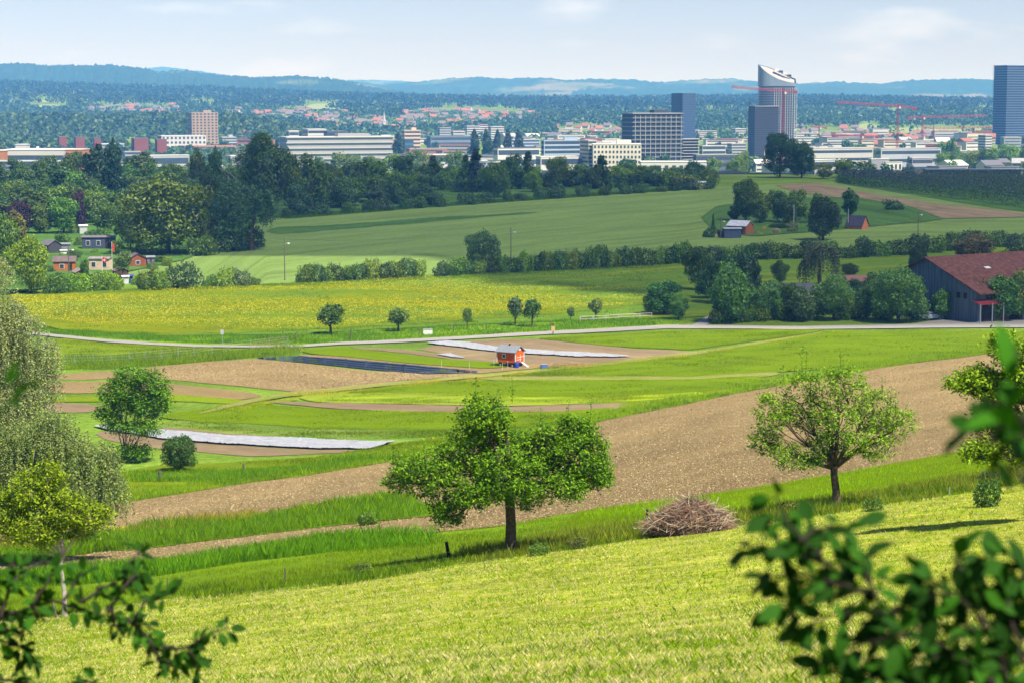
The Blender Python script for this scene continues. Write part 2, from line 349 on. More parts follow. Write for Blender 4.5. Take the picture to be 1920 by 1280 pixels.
field('grain_strip', [(1060, 964), (1231, 942), (1360, 924), (1600, 885), (1820, 843), (1920, 822)], [(1060, 1015), (1200, 985), (1380, 962), (1583, 932), (1750, 905), (1920, 880)], M_crop, .10, ny=12, jt=1.2, jb=4)
field('ploughed_field', big_top, br1_bot, M_soil, .06, ny=34, jt=1.5, jb=2.5)
field('grass_verge', g3_top, br1_top, M_tall, .10, ny=8, jt=3, jb=2)
field('grass_bank', [(200, 892), (300, 872), (420, 868), (586, 858), (740, 833), (900, 806), (1060, 776), (1135, 760), (1300, 724), (1450, 708), (1600, 690), (1760, 664), (1920, 640)], big_top, M_crop2, .09, ny=12, jt=2, jb=1.5)
field('soil_strip', [(180, 806), (300, 818), (470, 830), (560, 838), (690, 842)], [(180, 822), (300, 842), (470, 855), (560, 853), (690, 846)], M_soil2, .05)
field('vegetable_patch', [(300, 788), (420, 790), (600, 800), (820, 806), (1000, 798), (1120, 786)], [(300, 812), (420, 822), (600, 830), (740, 834), (900, 818), (1120, 790)], M_veg, .07)
field('soil_strip', [(290, 800), (420, 812), (562, 822), (690, 826)], [(290, 806), (420, 818), (562, 826), (690, 830)], M_soil2, .09)
field('grain_strip', [(300, 778), (390, 766), (483, 757), (560, 766), (640, 769), (870, 774), (1050, 772), (1170, 764)], [(300, 786), (390, 792), (483, 797), (640, 805), (825, 808), (1000, 800), (1170, 778)], M_crop, .12, jb=2)
field('soil_strip', [(500, 752), (640, 756), (870, 762), (960, 763), (1138, 757), (1185, 755)], [(500, 754), (640, 768), (870, 774), (1052, 772), (1150, 768), (1185, 757)], M_soil2, .09)
field('vegetable_patch', [(560, 740), (709, 733), (860, 740), (1000, 745), (1200, 742), (1320, 734)], [(560, 752), (640, 756), (870, 761), (960, 762), (1138, 757), (1320, 742)], M_let, .12)
field('grain_strip', [(650, 738), (709, 728), (777, 717), (950, 714), (1300, 712), (1440, 704)], [(650, 739), (709, 736), (860, 740), (1000, 745), (1200, 742), (1300, 736), (1440, 722)], M_crop, .14)
field('grass_strip', [(900, 706), (1000, 702), (1300, 706), (1464, 696)], [(900, 713), (1000, 714), (1300, 713), (1464, 705)], M_track, .10)
field('ploughed_field', [(200, 712), (281, 688), (398, 678), (483, 673), (560, 681), (700, 696), (900, 700)], [(200, 714), (319, 712), (469, 727), (586, 737), (656, 726), (740, 716), (900, 703)], M_soil, .07, step=5)
field('soil_strip', [(80, 716), (200, 716), (319, 719), (400, 728), (490, 738)], [(80, 738), (200, 738), (319, 738), (420, 750), (490, 748)], M_soil, .07)
field('soil_strip', [(80, 704), (160, 698), (290, 693)], [(80, 712), (160, 712), (290, 706)], M_soil, .06)
field('soil_strip', [(80, 752), (190, 760)], [(80, 775), (190, 772)], M_soil2, .06)
field('grass_strip', [(0, 748), (319, 739), (480, 752), (560, 748)], [(0, 756), (319, 752), (480, 760), (560, 752)], M_crop2, .08)
# foil beds: four long black mulch strips
for k in range(4):
    a, b = k / 4 + .05, (k + 1) / 4 - .06
    T = [(483, 672), (560, 668), (640, 673), (780, 685), (895, 697)]; B = [(483, 674), (560, 680), (700, 695), (800, 703), (895, 700)]
    xs = [483, 560, 640, 700, 780, 800, 895]; yt = np.interp(xs, *zip(*T)); yb = np.interp(xs, *zip(*B))
    o = field('mulch_foil', [(x, t + (q - t) * a) for x, t, q in zip(xs, yt, yb)], [(x, t + (q - t) * b) for x, t, q in zip(xs, yt, yb)], M_foil, .12, step=3, ny=4, jt=.2, jb=.2, wave=.05, kind=None)
    tag(o, f'black plastic mulch bed beside the ploughed field, {nth(k)} from the back', 'mulch foil', 'black mulch beds left of the orange wagon')
field('soil_strip', [(560, 664), (640, 669), (780, 683), (930, 690), (1020, 680)], [(560, 669), (640, 674), (780, 686), (900, 701), (1020, 690)], M_soil, .09)
field('grain_strip', [(566, 656), (640, 652), (780, 668), (850, 675), (960, 683)], [(566, 664), (640, 669), (780, 683), (900, 692), (960, 690)], M_crop, .16)
field('soil_strip', [(660, 650), (760, 657), (930, 675), (1060, 684)], [(660, 653), (760, 663), (900, 680), (1060, 688)], M_soil2, .08)
field('ploughed_field', [(780, 654), (865, 641), (937, 637), (1010, 636), (1200, 655), (1290, 658)], [(780, 656), (865, 668), (937, 676), (1010, 688), (1120, 684), (1290, 664)], M_soil2, .05)
field('grain_strip', [(1010, 635), (1100, 628), (1300, 620), (1549, 618)], [(1010, 637), (1150, 650), (1280, 657), (1300, 656), (1464, 633), (1549, 620)], M_crop, .12)
field('grain_strip', [(940, 705), (1018, 692), (1300, 662), (1464, 638), (1549, 622), (1920, 622)], [(940, 707), (1000, 704), (1300, 707), (1464, 697), (1628, 690), (1759, 676), (1920, 655)], M_crop, .13, ny=16)
pc = [(370, 778), (430, 762), (480, 751), (540, 741), (640, 731), (740, 720), (860, 710), (949, 702), (1018, 695), (1160, 680), (1300, 664), (1464, 638), (1560, 621)]
pw = [3, 6, 8, 8, 7, 6, 5.5, 5, 5, 6, 5, 3, 1.5]
field('footpath', [(x, y - w / 2) for (x, y), w in zip(pc, pw)], [(x, y + w / 2) for (x, y), w in zip(pc, pw)], M_track, .17, ny=4, jt=1.2, jb=1.2)
# fleece sheets
def fleece(top, bot, label):
    o = field('fleece_cover', top, bot, M_fleece, .22, step=3, ny=7, jt=1.0, jb=1.4, wave=.035, kind=None); tag(o, label, 'crop fleece')
fleece([(176, 798), (300, 808), (422, 818), (562, 824), (700, 831), (740, 828)], [(176, 802), (300, 825), (422, 834), (586, 843), (690, 845), (740, 830)], 'long white crop fleece at the bottom left behind the round bush')
fleece([(800, 643), (840, 641), (880, 644), (930, 652), (1050, 660), (1180, 668)], [(800, 647), (860, 652), (930, 661), (1080, 670), (1150, 672), (1180, 671)], 'long white crop fleece passing behind the orange wagon')
fleece([(820, 665), (845, 664), (872, 671)], [(820, 668), (850, 672), (872, 674)], 'short piece of white crop fleece left of the orange wagon')
# road
rc = [(0, 618), (94, 630), (200, 640), (290, 646), (375, 650), (470, 651), (560, 650), (640, 645), (700, 643), (860, 635), (960, 629), (1100, 622), (1250, 614), (1400, 615), (1500, 616), (1650, 614), (1800, 611), (1920, 610)]
rw = [5, 5, 5, 4.5, 4, 3.6, 4, 4.5, 5, 5.5, 6, 6.5, 7, 6, 6, 7, 9, 11]
field('road', [(x, y - w / 2) for (x, y), w in zip(rc, rw)], [(x, y + w / 2) for (x, y), w in zip(rc, rw)], M_road, .16, ny=5, jt=.4, jb=.4)
field('road', [(1295, 611), (1318, 598), (1330, 590), (1345, 584)], [(1295, 613), (1318, 612), (1330, 611), (1345, 608)], M_road, .12, step=4, jt=.5, jb=.5)
field('barnyard', [(1690, 611), (1760, 601), (1830, 598), (1920, 592)], [(1690, 613), (1760, 612), (1830, 611), (1920, 610)], M_road, .12, jt=.5, jb=.5)
field('grass_verge', [(0, 612), (130, 622), (300, 632), (560, 630), (700, 622), (900, 610), (1100, 603), (1290, 600)], [(0, 616), (94, 628), (200, 638), (375, 647), (560, 648), (700, 641), (860, 633), (1100, 619), (1290, 610)], M_tall, .08, jb=.6)
field('flower_field', [(0, 556), (60, 551), (200, 545), (480, 537), (640, 535), (800, 535), (960, 545), (1250, 566)], [(0, 600), (60, 607), (130, 620), (300, 628), (560, 622), (700, 613), (960, 596), (1250, 570)], M_yellow, .2, ny=20, jt=3, jb=3)
field('flower_field', [(0, 556), (60, 551), (200, 545), (480, 535), (600, 530), (700, 524), (960, 511), (1100, 505), (1280, 492), (1500, 480), (1920, 462)], [(0, 600), (60, 607), (130, 620), (300, 630), (560, 628), (700, 619), (960, 606), (1100, 602), (1280, 596), (1500, 590), (1920, 570)], M_yellow2, .13, ny=20, jt=.8)
field('grain_field', [(150, 520), (350, 486), (500, 410), (640, 399), (800, 388), (960, 376), (1200, 361), (1370, 351), (1480, 345), (1700, 344), (1920, 344)],
      [(150, 530), (350, 530), (480, 535), (600, 529), (800, 517), (960, 510), (1100, 504), (1280, 491), (1500, 479), (1700, 465), (1920, 458)], M_grain, .12, ny=40, step=12)
field('ploughed_field', [(1453, 347), (1537, 346), (1612, 361), (1745, 382), (1920, 402)], [(1453, 349), (1495, 362), (1620, 378), (1703, 388), (1766, 411), (1920, 409)], M_soil2, .3, jt=1.5)
field('garden_lawn', [(1315, 400), (1345, 388), (1460, 372), (1600, 372), (1703, 386), (1768, 412)], [(1315, 418), (1340, 440), (1420, 444), (1600, 430), (1703, 420), (1768, 414)], M_island, .3, jt=1)
field('garden_lawn', [(0, 330), (500, 330), (900, 345), (1330, 345)], [(0, 556), (150, 530), (350, 487), (500, 412), (800, 389), (960, 377), (1330, 353)][0:1] + [(150, 532), (350, 488), (500, 411), (640, 400), (800, 389), (960, 377), (1200, 362), (1330, 354)], M_island, .34, ny=24, step=14)
field('tractor_track', [(500, 428), (640, 422), (760, 413), (900, 404), (1010, 398)], [(500, 442), (640, 432), (760, 421), (900, 409), (1010, 401)], M_island, .2, jt=1.5, jb=1.5)
field('sports_green', [(90, 632), (200, 643), (375, 653), (490, 655), (560, 653)], [(90, 694), (300, 684), (480, 668), (520, 662), (560, 655)], M_crop2, .07)
# pale clearings and pasture on the far slope
def patch(px0, px1, y0, y1, mat=M_pale):
    xm = (px0 + px1) / 2
    field('pasture', [(px0, (y0 + y1) / 2), ((px0 + xm) / 2, y0), (xm, y0 - .5), ((px1 + xm) / 2, y0), (px1, (y0 + y1) / 2)],
          [(px0, (y0 + y1) / 2 + .4), ((px0 + xm) / 2, y1), (xm, y1 + .5), ((px1 + xm) / 2, y1), (px1, (y0 + y1) / 2 + .4)], mat, 1.2, step=4, jt=.5, jb=.5)
CLEAR = [(55, 135, 198, 210), (60, 110, 189, 194), (352, 412, 192, 201), (565, 650, 196, 206), (1602, 1650, 232, 246), (1640, 1900, 240, 252), (1815, 1875, 206, 213), (1150, 1185, 222, 228), (1600, 1720, 208, 213)]
for c in CLEAR: patch(*c)
# ------------------------------------------------------------------ far hills
M_hill = None
def hill_mat():
    m, b = new_mat('wooded_hills', 1, .0); n, l = nodes(m); t = n.new('ShaderNodeTexCoord')
    def nz(s, d=6):
        mp = n.new('ShaderNodeMapping'); mp.inputs['Scale'].default_value = s; z = n.new('ShaderNodeTexNoise'); z.inputs['Scale'].default_value = 1; z.inputs['Detail'].default_value = d
        l.new(t.outputs['Object'], mp.inputs['Vector']); l.new(mp.outputs[0], z.inputs['Vector']); return z
    a = nz((.0022, .0016, .012)); b2 = nz((.03, .03, .03), 8)
    ra = ramp(n, [(.57, (0, 0, 0)), (.62, (1, 1, 1))]); rb = ramp(n, [(.3, (.014, .032, .014)), (.7, (.04, .075, .035))]); rc_ = ramp(n, [(.35, (.05, .10, .03)), (.5, (.10, .13, .05)), (.65, (.17, .16, .09))])
    c = nz((.004, .003, .02), 2)
    mx = n.new('ShaderNodeMix'); mx.data_type = 'RGBA'
    l.new(a.outputs['Fac'], ra.inputs['Fac']); l.new(b2.outputs['Fac'], rb.inputs['Fac']); l.new(c.outputs['Fac'], rc_.inputs['Fac'])
    l.new(ra.outputs['Color'], mx.inputs['Factor']); l.new(rb.outputs['Color'], mx.inputs['A']); l.new(rc_.outputs['Color'], mx.inputs['B']); l.new(mx.outputs['Result'], b.inputs['Base Color'])
    return m
M_hill = hill_mat()
def hills(name, crest, dc, depth, foot_z, rough, seed, label):
    cx = np.array([c[0] for c in crest], float); cyy = np.array([c[1] for c in crest], float)
    x = np.linspace(cx[0], cx[-1], 700); r = np.random.default_rng(seed)
    t = np.linspace(0, 2, 41)
    prof = np.where(t < 1, np.sin(t * math.pi / 2) ** 1.15, np.cos((t - 1) * math.pi / 2))
    XX, TT = np.meshgrid(x, t, indexing='ij'); d = dc + (TT - 1) * depth
    zcr = zrow(np.interp(x, cx, cyy) + jitter(x, .9, seed, 2.5), dc)[:, None]
    z = foot_z + (zcr - foot_z) * prof[None, :]
    X = (XX - 960) / F * dc * (1 + (TT - 1) * depth / dc)
    und = np.sin(X / 420 + seed) * np.sin(d / 330) + .6 * np.sin(X / 170 + d / 210) + .4 * np.sin(X / 77 - d / 60)
    z = z + rough * und * np.sin(np.clip(TT, 0, 1) * math.pi) + r.normal(size=z.shape) * 3.2 * (TT > .35)
    V = np.stack([X, d, z], -1).reshape(-1, 3)
    return struct(link(name, mesh_np(name, V, gridfaces(len(x), len(t)), M_hill, smooth=False)), label=label)
hills('far_hills', [(-900, 140), (0, 122), (45, 120), (100, 125), (200, 123), (280, 129), (300, 135), (310, 134), (350, 133), (420, 141), (450, 143), (480, 146), (560, 143), (640, 150), (700, 163), (760, 174), (900, 190), (1000, 200)], 7900, 1500, -60, 9, 4, 'wooded hills with pale fields')
hills('far_hills', [(-900, 170), (200, 160), (540, 150), (600, 154), (650, 153), (720, 160), (760, 157), (850, 149), (900, 148), (960, 152), (1010, 148), (1060, 152), (1110, 149), (1180, 151), (1240, 155), (1300, 151), (1345, 149), (1368, 147), (1400, 152), (1440, 156), (1500, 157), (1560, 155), (1600, 157), (1650, 158), (1720, 152), (1800, 150), (1870, 151), (1920, 152), (2800, 150)], 11500, 2600, -60, 14, 8, 'distant blue wooded ridge')
hills('far_hills', [(-400, 150), (250, 136), (290, 128), (310, 126), (345, 130), (400, 138), (500, 148), (640, 152), (700, 150), (770, 154), (900, 165)], 17000, 2500, -60, 10, 15, 'faintest ridge behind the fields')
# ------------------------------------------------------------------ foliage builders
M_bark = plain('bark', (.09, .065, .045), .95, .1, var=.4, scale=9)
M_bark_pale = plain('pale_bark', (.36, .33, .28), .9, .1, var=.3, scale=6)
M_leaf = leafy('foliage'); M_leaf_near = leafy('orchard_leaves', .5, 1.5, .32, .6); M_leaf_near.node_tree.nodes['Principled BSDF'].inputs['Specular IOR Level'].default_value = .15; M_needle = leafy('needles', .5, 1.35, .1, .6, (1, 1, 1))
DARK, MID, LIGHT, FRESH = (.05, .112, .010), (.085, .175, .012), (.14, .25, .014), (.17, .31, .010)
OLIVE, BLUEG, PURP, WILLOW, COPPER = (.13, .175, .018), (.05, .12, .04), (.035, .014, .03), (.13, .18, .075), (.12, .06, .025)
def leaves(cen, size, rng, nrm=None, flat=.55, aspect=.55, jit=.8):
    """one rhombic leaf per centre: returns V, F"""
    n = len(cen); d = rng.normal(size=(n, 3)); d /= np.linalg.norm(d, axis=1)[:, None]
    if nrm is not None:
        nv = nrm + rng.normal(size=(n, 3)) * jit; nv /= np.linalg.norm(nv, axis=1)[:, None] + 1e-9
    else:
        nv = rng.normal(size=(n, 3)); nv[:, 2] = np.abs(nv[:, 2]) + flat; nv /= np.linalg.norm(nv, axis=1)[:, None]
    a = np.cross(nv, d); a /= np.linalg.norm(a, axis=1)[:, None] + 1e-9; b = np.cross(nv, a)
    s = (np.asarray(size) * rng.uniform(.65, 1.3, n))[:, None]
    V = np.stack([cen + a * s, cen + b * s * aspect + nv * s * .12, cen - a * s, cen - b * s * aspect + nv * s * .12], 1).reshape(-1, 3)
    return V, np.arange(4 * n).reshape(n, 4)
def sph(n, rng):
    v = rng.normal(size=(n, 3)); return v / np.linalg.norm(v, axis=1)[:, None]
def lobed(rng, n, lobes, leaf, shell=(.62, 1.14), cut=.7):
    """lobes: (x, y, z, rx, ry, rz); leaves near the lobes' surfaces"""
    L = np.array(lobes); w = (L[:, 3] * L[:, 5]) ** 1.0; cnt = (n * w / w.sum()).astype(int); P_, N_ = [], []
    for i, c in enumerate(cnt):
        q = sph(c, rng); rad = rng.uniform(*shell, c) * (1 + .17 * np.sin(q[:, 0] * 7 + i) * np.cos(q[:, 2] * 6 + i * 2))
        p = L[i, :3] + q * L[i, 3:] * rad[:, None]; ok = np.ones(c, bool)
        for j in range(len(L)):
            if j != i: ok &= (((p - L[j, :3]) / L[j, 3:]) ** 2).sum(1) > cut ** 2
        P_.append(p[ok]); N_.append((q / L[i, 3:])[ok])
    p = np.concatenate(P_); nn = np.concatenate(N_); nn /= np.linalg.norm(nn, axis=1)[:, None]
    return leaves(p, np.full(len(p), leaf), rng, nn)
def broad_lobes(rng, h, r, base, k=14, top=.8):
    """crown between z=base and z=h, radius r, made of k lobes"""
    zc_ = (h + base) / 2; hz = (h - base) / 2; L = [(0, 0, zc_, r * .72, r * .72, hz * .8)]
    for i in range(k):
        q = sph(1, rng)[0]; q[2] = q[2] * .9 + .1; f = rng.uniform(.45, .95); s = rng.uniform(.17, .44)
        taper = 1 - (1 - top) * max(0, q[2])
        L.append((q[0] * r * f * taper, q[1] * r * f * taper, zc_ + q[2] * hz * f * 1.05, r * s, r * s, min(hz, r) * s * rng.uniform(.75, 1.05)))
    return L
PROTO = {}
def proto(key, kind, seed, n=5600, leaf=.29, **k):
    rng = np.random.default_rng(seed); tm = None; mat = M_leaf; h, r = 10., 4.2
    tb = MB()
    if kind == 'broad':
        r = k.get('r', 4.4); L = broad_lobes(rng, h, r, k.get('base', .1), k.get('k', 15), k.get('top', .85)); V, Fq = lobed(rng, n, L, leaf)
        tb.tube([(0, 0, -.6), (0, 0, 1.2), (.1, 0, 3), (0, .1, 6)], [.34, .27, .2, .08])
        for q in L[1:8]: tb.tube([(0, 0, 2 + rng.random()), (q[0] * .5, q[1] * .5, q[2] * .75), (q[0], q[1], q[2])], [.14, .09, .03], 5)
    elif kind == 'conifer':
        r = k.get('r', 2.6); m = 15; P_, N_ = [], []
        for i in range(m):
            z0 = .8 + (9.0 - .4) * i / m; rr = r * (1 - (i / m) ** 1.15) + .15; nb = max(5, int(11 * (1 - i / m)) + 3)
            for j in range(nb):
                a = rng.uniform(0, 6.28); c = max(4, int(n / (m * nb))); t = rng.uniform(.1, 1, c) ** .7
                droop = -.35 * rr * t ** 2 * rng.uniform(.6, 1.2)
                P_.append(np.stack([np.cos(a) * rr * t, np.sin(a) * rr * t, z0 + droop + .25 * t], 1) + rng.normal(size=(c, 3)) * .17)
                N_.append(np.tile([np.cos(a) * .4, np.sin(a) * .4, .9], (c, 1)))
        V, Fq = leaves(np.concatenate(P_), np.full(sum(map(len, P_)), leaf), rng, np.concatenate(N_), aspect=.4); mat = M_needle
        tb.tube([(0, 0, -.6), (0, 0, 3), (0, 0, 9.6)], [.26, .18, .02])
    elif kind == 'poplar':
        r = 1.5; L = [(rng.normal() * .2, rng.normal() * .2, z, 1.15 * s, 1.15 * s, 1.5) for z, s in ((1.8, .8), (3, 1), (4.3, 1.08), (5.6, 1.05), (6.8, .92), (8, .7), (9, .42))]
        V, Fq = lobed(rng, n, L, leaf, shell=(.7, 1.12)); tb.tube([(0, 0, -.6), (0, 0, 2), (0, 0, 7)], [.2, .16, .05])
    elif kind == 'weep':
        r = 4.0; L = broad_lobes(rng, 9.7, 2.9, 3.5, 9); P_ = []
        for i in range(k.get('strands', 330)):
            q = sph(1, rng)[0]; q[2] = abs(q[2]) * .9 - .1; l0 = L[rng.integers(0, len(L))]; p = np.array(l0[:3]) + q * np.array(l0[3:])
            ln = rng.uniform(1.6, 5) * min(1, (p[2] - .8) / 5); c = max(6, int(ln * 5.5)); t = np.linspace(0, 1, c)
            o = p[:2] / (np.linalg.norm(p[:2]) + .3); x = p[0] + o[0] * .9 * (1 - np.exp(-2 * t)); y = p[1] + o[1] * .9 * (1 - np.exp(-2 * t))
            P_.append(np.stack([x, y, p[2] - ln * t ** 1.25], 1) + rng.normal(size=(c, 3)) * .09)
        cc = np.concatenate(P_); V, Fq = leaves(cc, np.full(len(cc), leaf * .62), rng, np.tile([0., 0, .15], (len(cc), 1)), aspect=.4)
        tb.tube([(0, 0, -.6), (0, 0, 3), (.4, .2, 6), (.2, 0, 8.5)], [.42, .32, .22, .06])
    elif kind == 'shrub':
        r = 5.; h = 6.; L = [(0, 0, 2.6, 3.4, 3.4, 2.8)]
        for i in range(12):
            a = rng.uniform(0, 6.28); f = rng.uniform(1.8, 3.6); s = rng.uniform(1.2, 2.1)
            L.append((math.cos(a) * f, math.sin(a) * f, rng.uniform(1, 4.4), s, s, s * .95))
        V, Fq = lobed(rng, n, L, leaf); V = V[np.repeat((V.reshape(-1, 4, 3)[:, :, 2].max(1) > -.2), 4)]; Fq = np.arange(len(V)).reshape(-1, 4)
        tb = None
    elif kind == 'bare':
        r = 3; V = None
        def br(p, d, ln, rad, dep):
            q = p + d * ln; tb.tube([p, p + d * ln * .5 + Vector(rng.normal(size=3) * ln * .04), q], [rad, rad * .8, rad * .6], 4)
            if dep:
                for _ in range(3): br(q, (d + Vector(rng.normal(size=3) * .42) + Vector((0, 0, .12))).normalized(), ln * rng.uniform(.6, .85), rad * .55, dep - 1)
        br(Vector((0, 0, -.5)), Vector((0, 0, 1)), 3.4, .16, 4)
        PROTO[key] = (None, tb.mesh('bare_branches', M_bark_pale), 10., 3., kind); return
    lo, hi = V.min(0), V.max(0)
    cm = mesh_np('foliage_' + key, V, Fq, mat)
    PROTO[key] = (cm, tb.mesh('trunk_' + key, M_bark) if tb else None, float(hi[2]), float((hi[0] - lo[0]) / 2), kind)
for i in range(4): proto(f'broad{i}', 'broad', 20 + i)
for i in range(2): proto(f'dense{i}', 'broad', 30 + i, n=20000, leaf=.19, k=30, base=.15)
for i in range(3): proto(f'young{i}', 'broad', 35 + i, n=1500, leaf=.36, k=9, base=2.4, r=3.6, top=.7)
for i in range(2): proto(f'tall{i}', 'broad', 40 + i, r=3.1, top=.6, base=.4)
for i in range(3): proto(f'conifer{i}', 'conifer', 50 + i, n=3400, leaf=.30, r=(2.3, 3.0, 3.6)[i])
proto('poplar0', 'poplar', 60, n=2600, leaf=.26); proto('weep0', 'weep', 61); 
for i in range(4): proto(f'shrub{i}', 'shrub', 70 + i, n=2600, leaf=.34)
proto('bare0', 'bare', 80)
for i in range(3): proto(f'small{i}', 'broad', 90 + i, n=700, leaf=.75, k=9)       # for the city trees, a few pixels each
CATS = {'broad': 'tree', 'conifer': 'conifer', 'poplar': 'tree', 'weep': 'tree', 'shrub': 'bush', 'bare': 'tree'}
NAMES = {'broad': 'broadleaf_tree', 'conifer': 'conifer_tree', 'poplar': 'poplar_tree', 'weep': 'weeping_willow', 'shrub': 'shrub', 'bare': 'bare_tree'}
TREEPOS = []
def plant(key, px, base, top, w, col, label, group=None, d=None, name=None, cat=None):
    """px: centre column, base/top rows and width in photo pixels; d: depth when the foot is hidden"""
    cm, tm, ph, pr, kind = PROTO[key]
    p = at(px, d) if d else P(px, base)
    zt = zrow(top, p.y); h = max(.6, zt - p.z); rad = w / 2 / F * p.y
    c = tuple(np.clip(np.array(col) * RNG.uniform(.85, 1.15, 3), 0, 1)); sc = (rad / pr, rad / pr, h / ph); rz = RNG.uniform(0, 6.28)
    nm = name or NAMES[kind]; TREEPOS.append((p.x, p.y))
    if tm is None or cm is None:
        o = link(nm, cm or tm, col=c, loc=p, rz=rz, sc=sc); return tag(o, label, cat or CATS[kind], group)
    e = thing(nm, label, cat or CATS[kind], p, rz, group, sc)
    link('trunk', tm, e); link('crown', cm, e, col=c)
    return e

# ------------------------------------------------------------------ orchard trees near the camera: real limbs and leaf clusters
def orchard(name, label, foot, trunk_h, lobes, col, seed, clusters, per, leaf, tr=.16, group=None, spread=.2, twig=True, bare_up=0, lean=0, bark=None, bias=None):
    rng = np.random.default_rng(seed); e = thing(name, label, 'tree', foot, 0, group)
    tb = MB(); fork = Vector((lean, 0, trunk_h))
    tb.tube([(0, 0, -.5), (0, 0, .05), (lean * .3 + .02, .03, trunk_h * .45), (lean * .8 - .03, 0, trunk_h * .8), fork], [tr * 1.35, tr * 1.2, tr, tr * .93, tr * .95], 10)
    lb = MB(); cen, sz = [], []; vol = np.array([l[3] * l[5] for l in lobes]); tips = []
    for li, l in enumerate(lobes):
        c = Vector(l[:3]); v = c - fork; mid = fork + v * .5 + Vector((rng.normal() * .12, rng.normal() * .12, rng.uniform(-.1, .25) * v.length * .6))
        q3 = fork + v * .8 + Vector(rng.normal(size=3) * .12)
        lb.tube([fork - Vector((0, 0, .12)), fork + (mid - fork) * .5 + Vector(rng.normal(size=3) * .06), mid, q3, c], [tr * .55, tr * .48, tr * .36, tr * .22, tr * .1], 6)
        nsub = max(3, int(clusters * vol[li] / vol.sum()))
        start = [fork + (mid - fork) * .6, mid, q3, c]
        for j in range(nsub):
            q = sph(1, rng)[0] * rng.uniform(.2, 1.08) ** .33; tip = c + Vector(q * np.array(l[3:]))
            s = start[rng.integers(1, 4)] if j % 4 else start[0]
            if twig and j % 5 == 0:
                mp_ = (s + tip) / 2 + Vector(rng.normal(size=3) * .12); lb.tube([s, mp_, tip], [tr * .13, tr * .09, tr * .03], 4)
                sn = 3
                for t in np.linspace(.45, 1, sn): tips.append(mp_.lerp(tip, t))
            else: tips.append(tip)
    for t in tips:
        k = max(3, int(rng.normal(per, per * .35))); o = rng.normal(size=(k, 3)) * spread * rng.uniform(.6, 1.25); o[:, 2] *= .75
        cen.append(np.array(t) + o)
    for _ in range(bare_up):                                  # upright water shoots
        l = lobes[rng.integers(0, len(lobes))]; p0 = Vector(l[:3]) + Vector((rng.normal() * l[3] * .5, rng.normal() * l[4] * .5, l[5] * .6)); hgt = rng.uniform(.5, 1.15)
        lb.tube([p0, p0 + Vector((rng.normal() * .05, 0, hgt))], [.012, .005], 4); k = int(hgt * 34)
        cen.append(np.array(p0) + np.stack([rng.normal(size=k) * .06, rng.normal(size=k) * .06, rng.uniform(.1, 1, k) * hgt], 1))
    cc = np.concatenate(cen); V, Fq = leaves(cc, np.full(len(cc), leaf), rng, flat=.5, aspect=.5)
    bk = bark or M_bark
    tb.build('trunk', bk, e); lb.build('limbs', bk, e, smooth=True)
    link('crown', mesh_np('leaves_' + name, V, Fq, M_leaf_near), e, col=col)
    return e
LS = 1.0
def lob(px, py, rx, ry, d, foot, dy=0, ryy=None):
    """lobe from photo pixels at depth d, relative to the tree's foot"""
    x = (px - 960) / F * d * 1.0; z = zrow(py, d); rx, ry = rx * LS, ry * LS
    return (x - foot.x, dy, z - foot.z, rx / F * d, (ryy or (rx + ry) / 2) / F * d, ry / F * d)
ft = at(957, 77); ft.z = zrow(1040, 77); ft.z = min(ft.z, float(terrain(ft.x, ft.y)) + .02)
DC = 77; LS = .86
orchard('apple_tree', 'wide dark green fruit tree standing alone at the centre of the meadow edge', ft, (1040 - 905) / F * DC,
        [lob(905, 785, 62, 45, DC, ft, 0), lob(875, 850, 78, 52, DC, ft, .5), lob(800, 885, 75, 46, DC, ft, -.4), lob(755, 880, 38, 24, DC, ft, .3), lob(838, 945, 42, 36, DC, ft, -.5),
         lob(960, 880, 85, 60, DC, ft, -.8), lob(950, 855, 60, 48, DC, ft, 1.2), lob(1030, 845, 62, 42, DC, ft, .4), lob(1085, 850, 62, 55, DC, ft, -.3), lob(1110, 890, 50, 36, DC, ft, .5),
         lob(1050, 905, 60, 34, DC, ft, -.9), lob(900, 915, 60, 32, DC, ft, -1.1), lob(1085, 800, 40, 26, DC, ft, .3), lob(990, 930, 36, 22, DC, ft, -.5), lob(1135, 900, 24, 16, DC, ft, 0), lob(930, 900, 60, 40, DC, ft, 1.4), lob(735, 905, 26, 16, DC, ft, .2), lob(830, 965, 20, 20, DC, ft, -.6), lob(890, 765, 18, 26, DC, ft, .1), lob(940, 770, 16, 14, DC, ft, 0), lob(1105, 815, 20, 34, DC, ft, .2), lob(1065, 785, 14, 20, DC, ft, 0), lob(1020, 812, 16, 22, DC, ft, .1)],
        (.12, .26, .010), 5, 1200, 32, .068, tr=.20, spread=.155, bare_up=26)
ft = at(1583, 85); DR = 85; ft.z = min(zrow(957, 85), float(terrain(ft.x, ft.y)) + .02)
orchard('apple_tree', 'airy light green fruit tree with a crooked trunk to the right of the brush pile', ft, (955 - 868) / F * DR,
        [lob(1455, 770, 44, 50, DR, ft, 0), lob(1440, 830, 38, 38, DR, ft, .3), lob(1500, 850, 60, 34, DR, ft, -.3), lob(1510, 760, 48, 52, DR, ft, .6), lob(1570, 790, 55, 58, DR, ft, -.4),
         lob(1590, 720, 60, 34, DR, ft, .2), lob(1650, 770, 50, 54, DR, ft, .5), lob(1690, 790, 38, 40, DR, ft, -.2), lob(1640, 830, 58, 34, DR, ft, -.6), lob(1560, 845, 50, 28, DR, ft, .8), lob(1525, 710, 40, 24, DR, ft, 0)],
        (.17, .32, .018), 8, 680, 22, .062, tr=.17, spread=.15, bare_up=22, lean=-.12)
ft = at(95, 70); DL = 70; ft.z = min(zrow(1160, 70), float(terrain(ft.x, ft.y)) + .02)
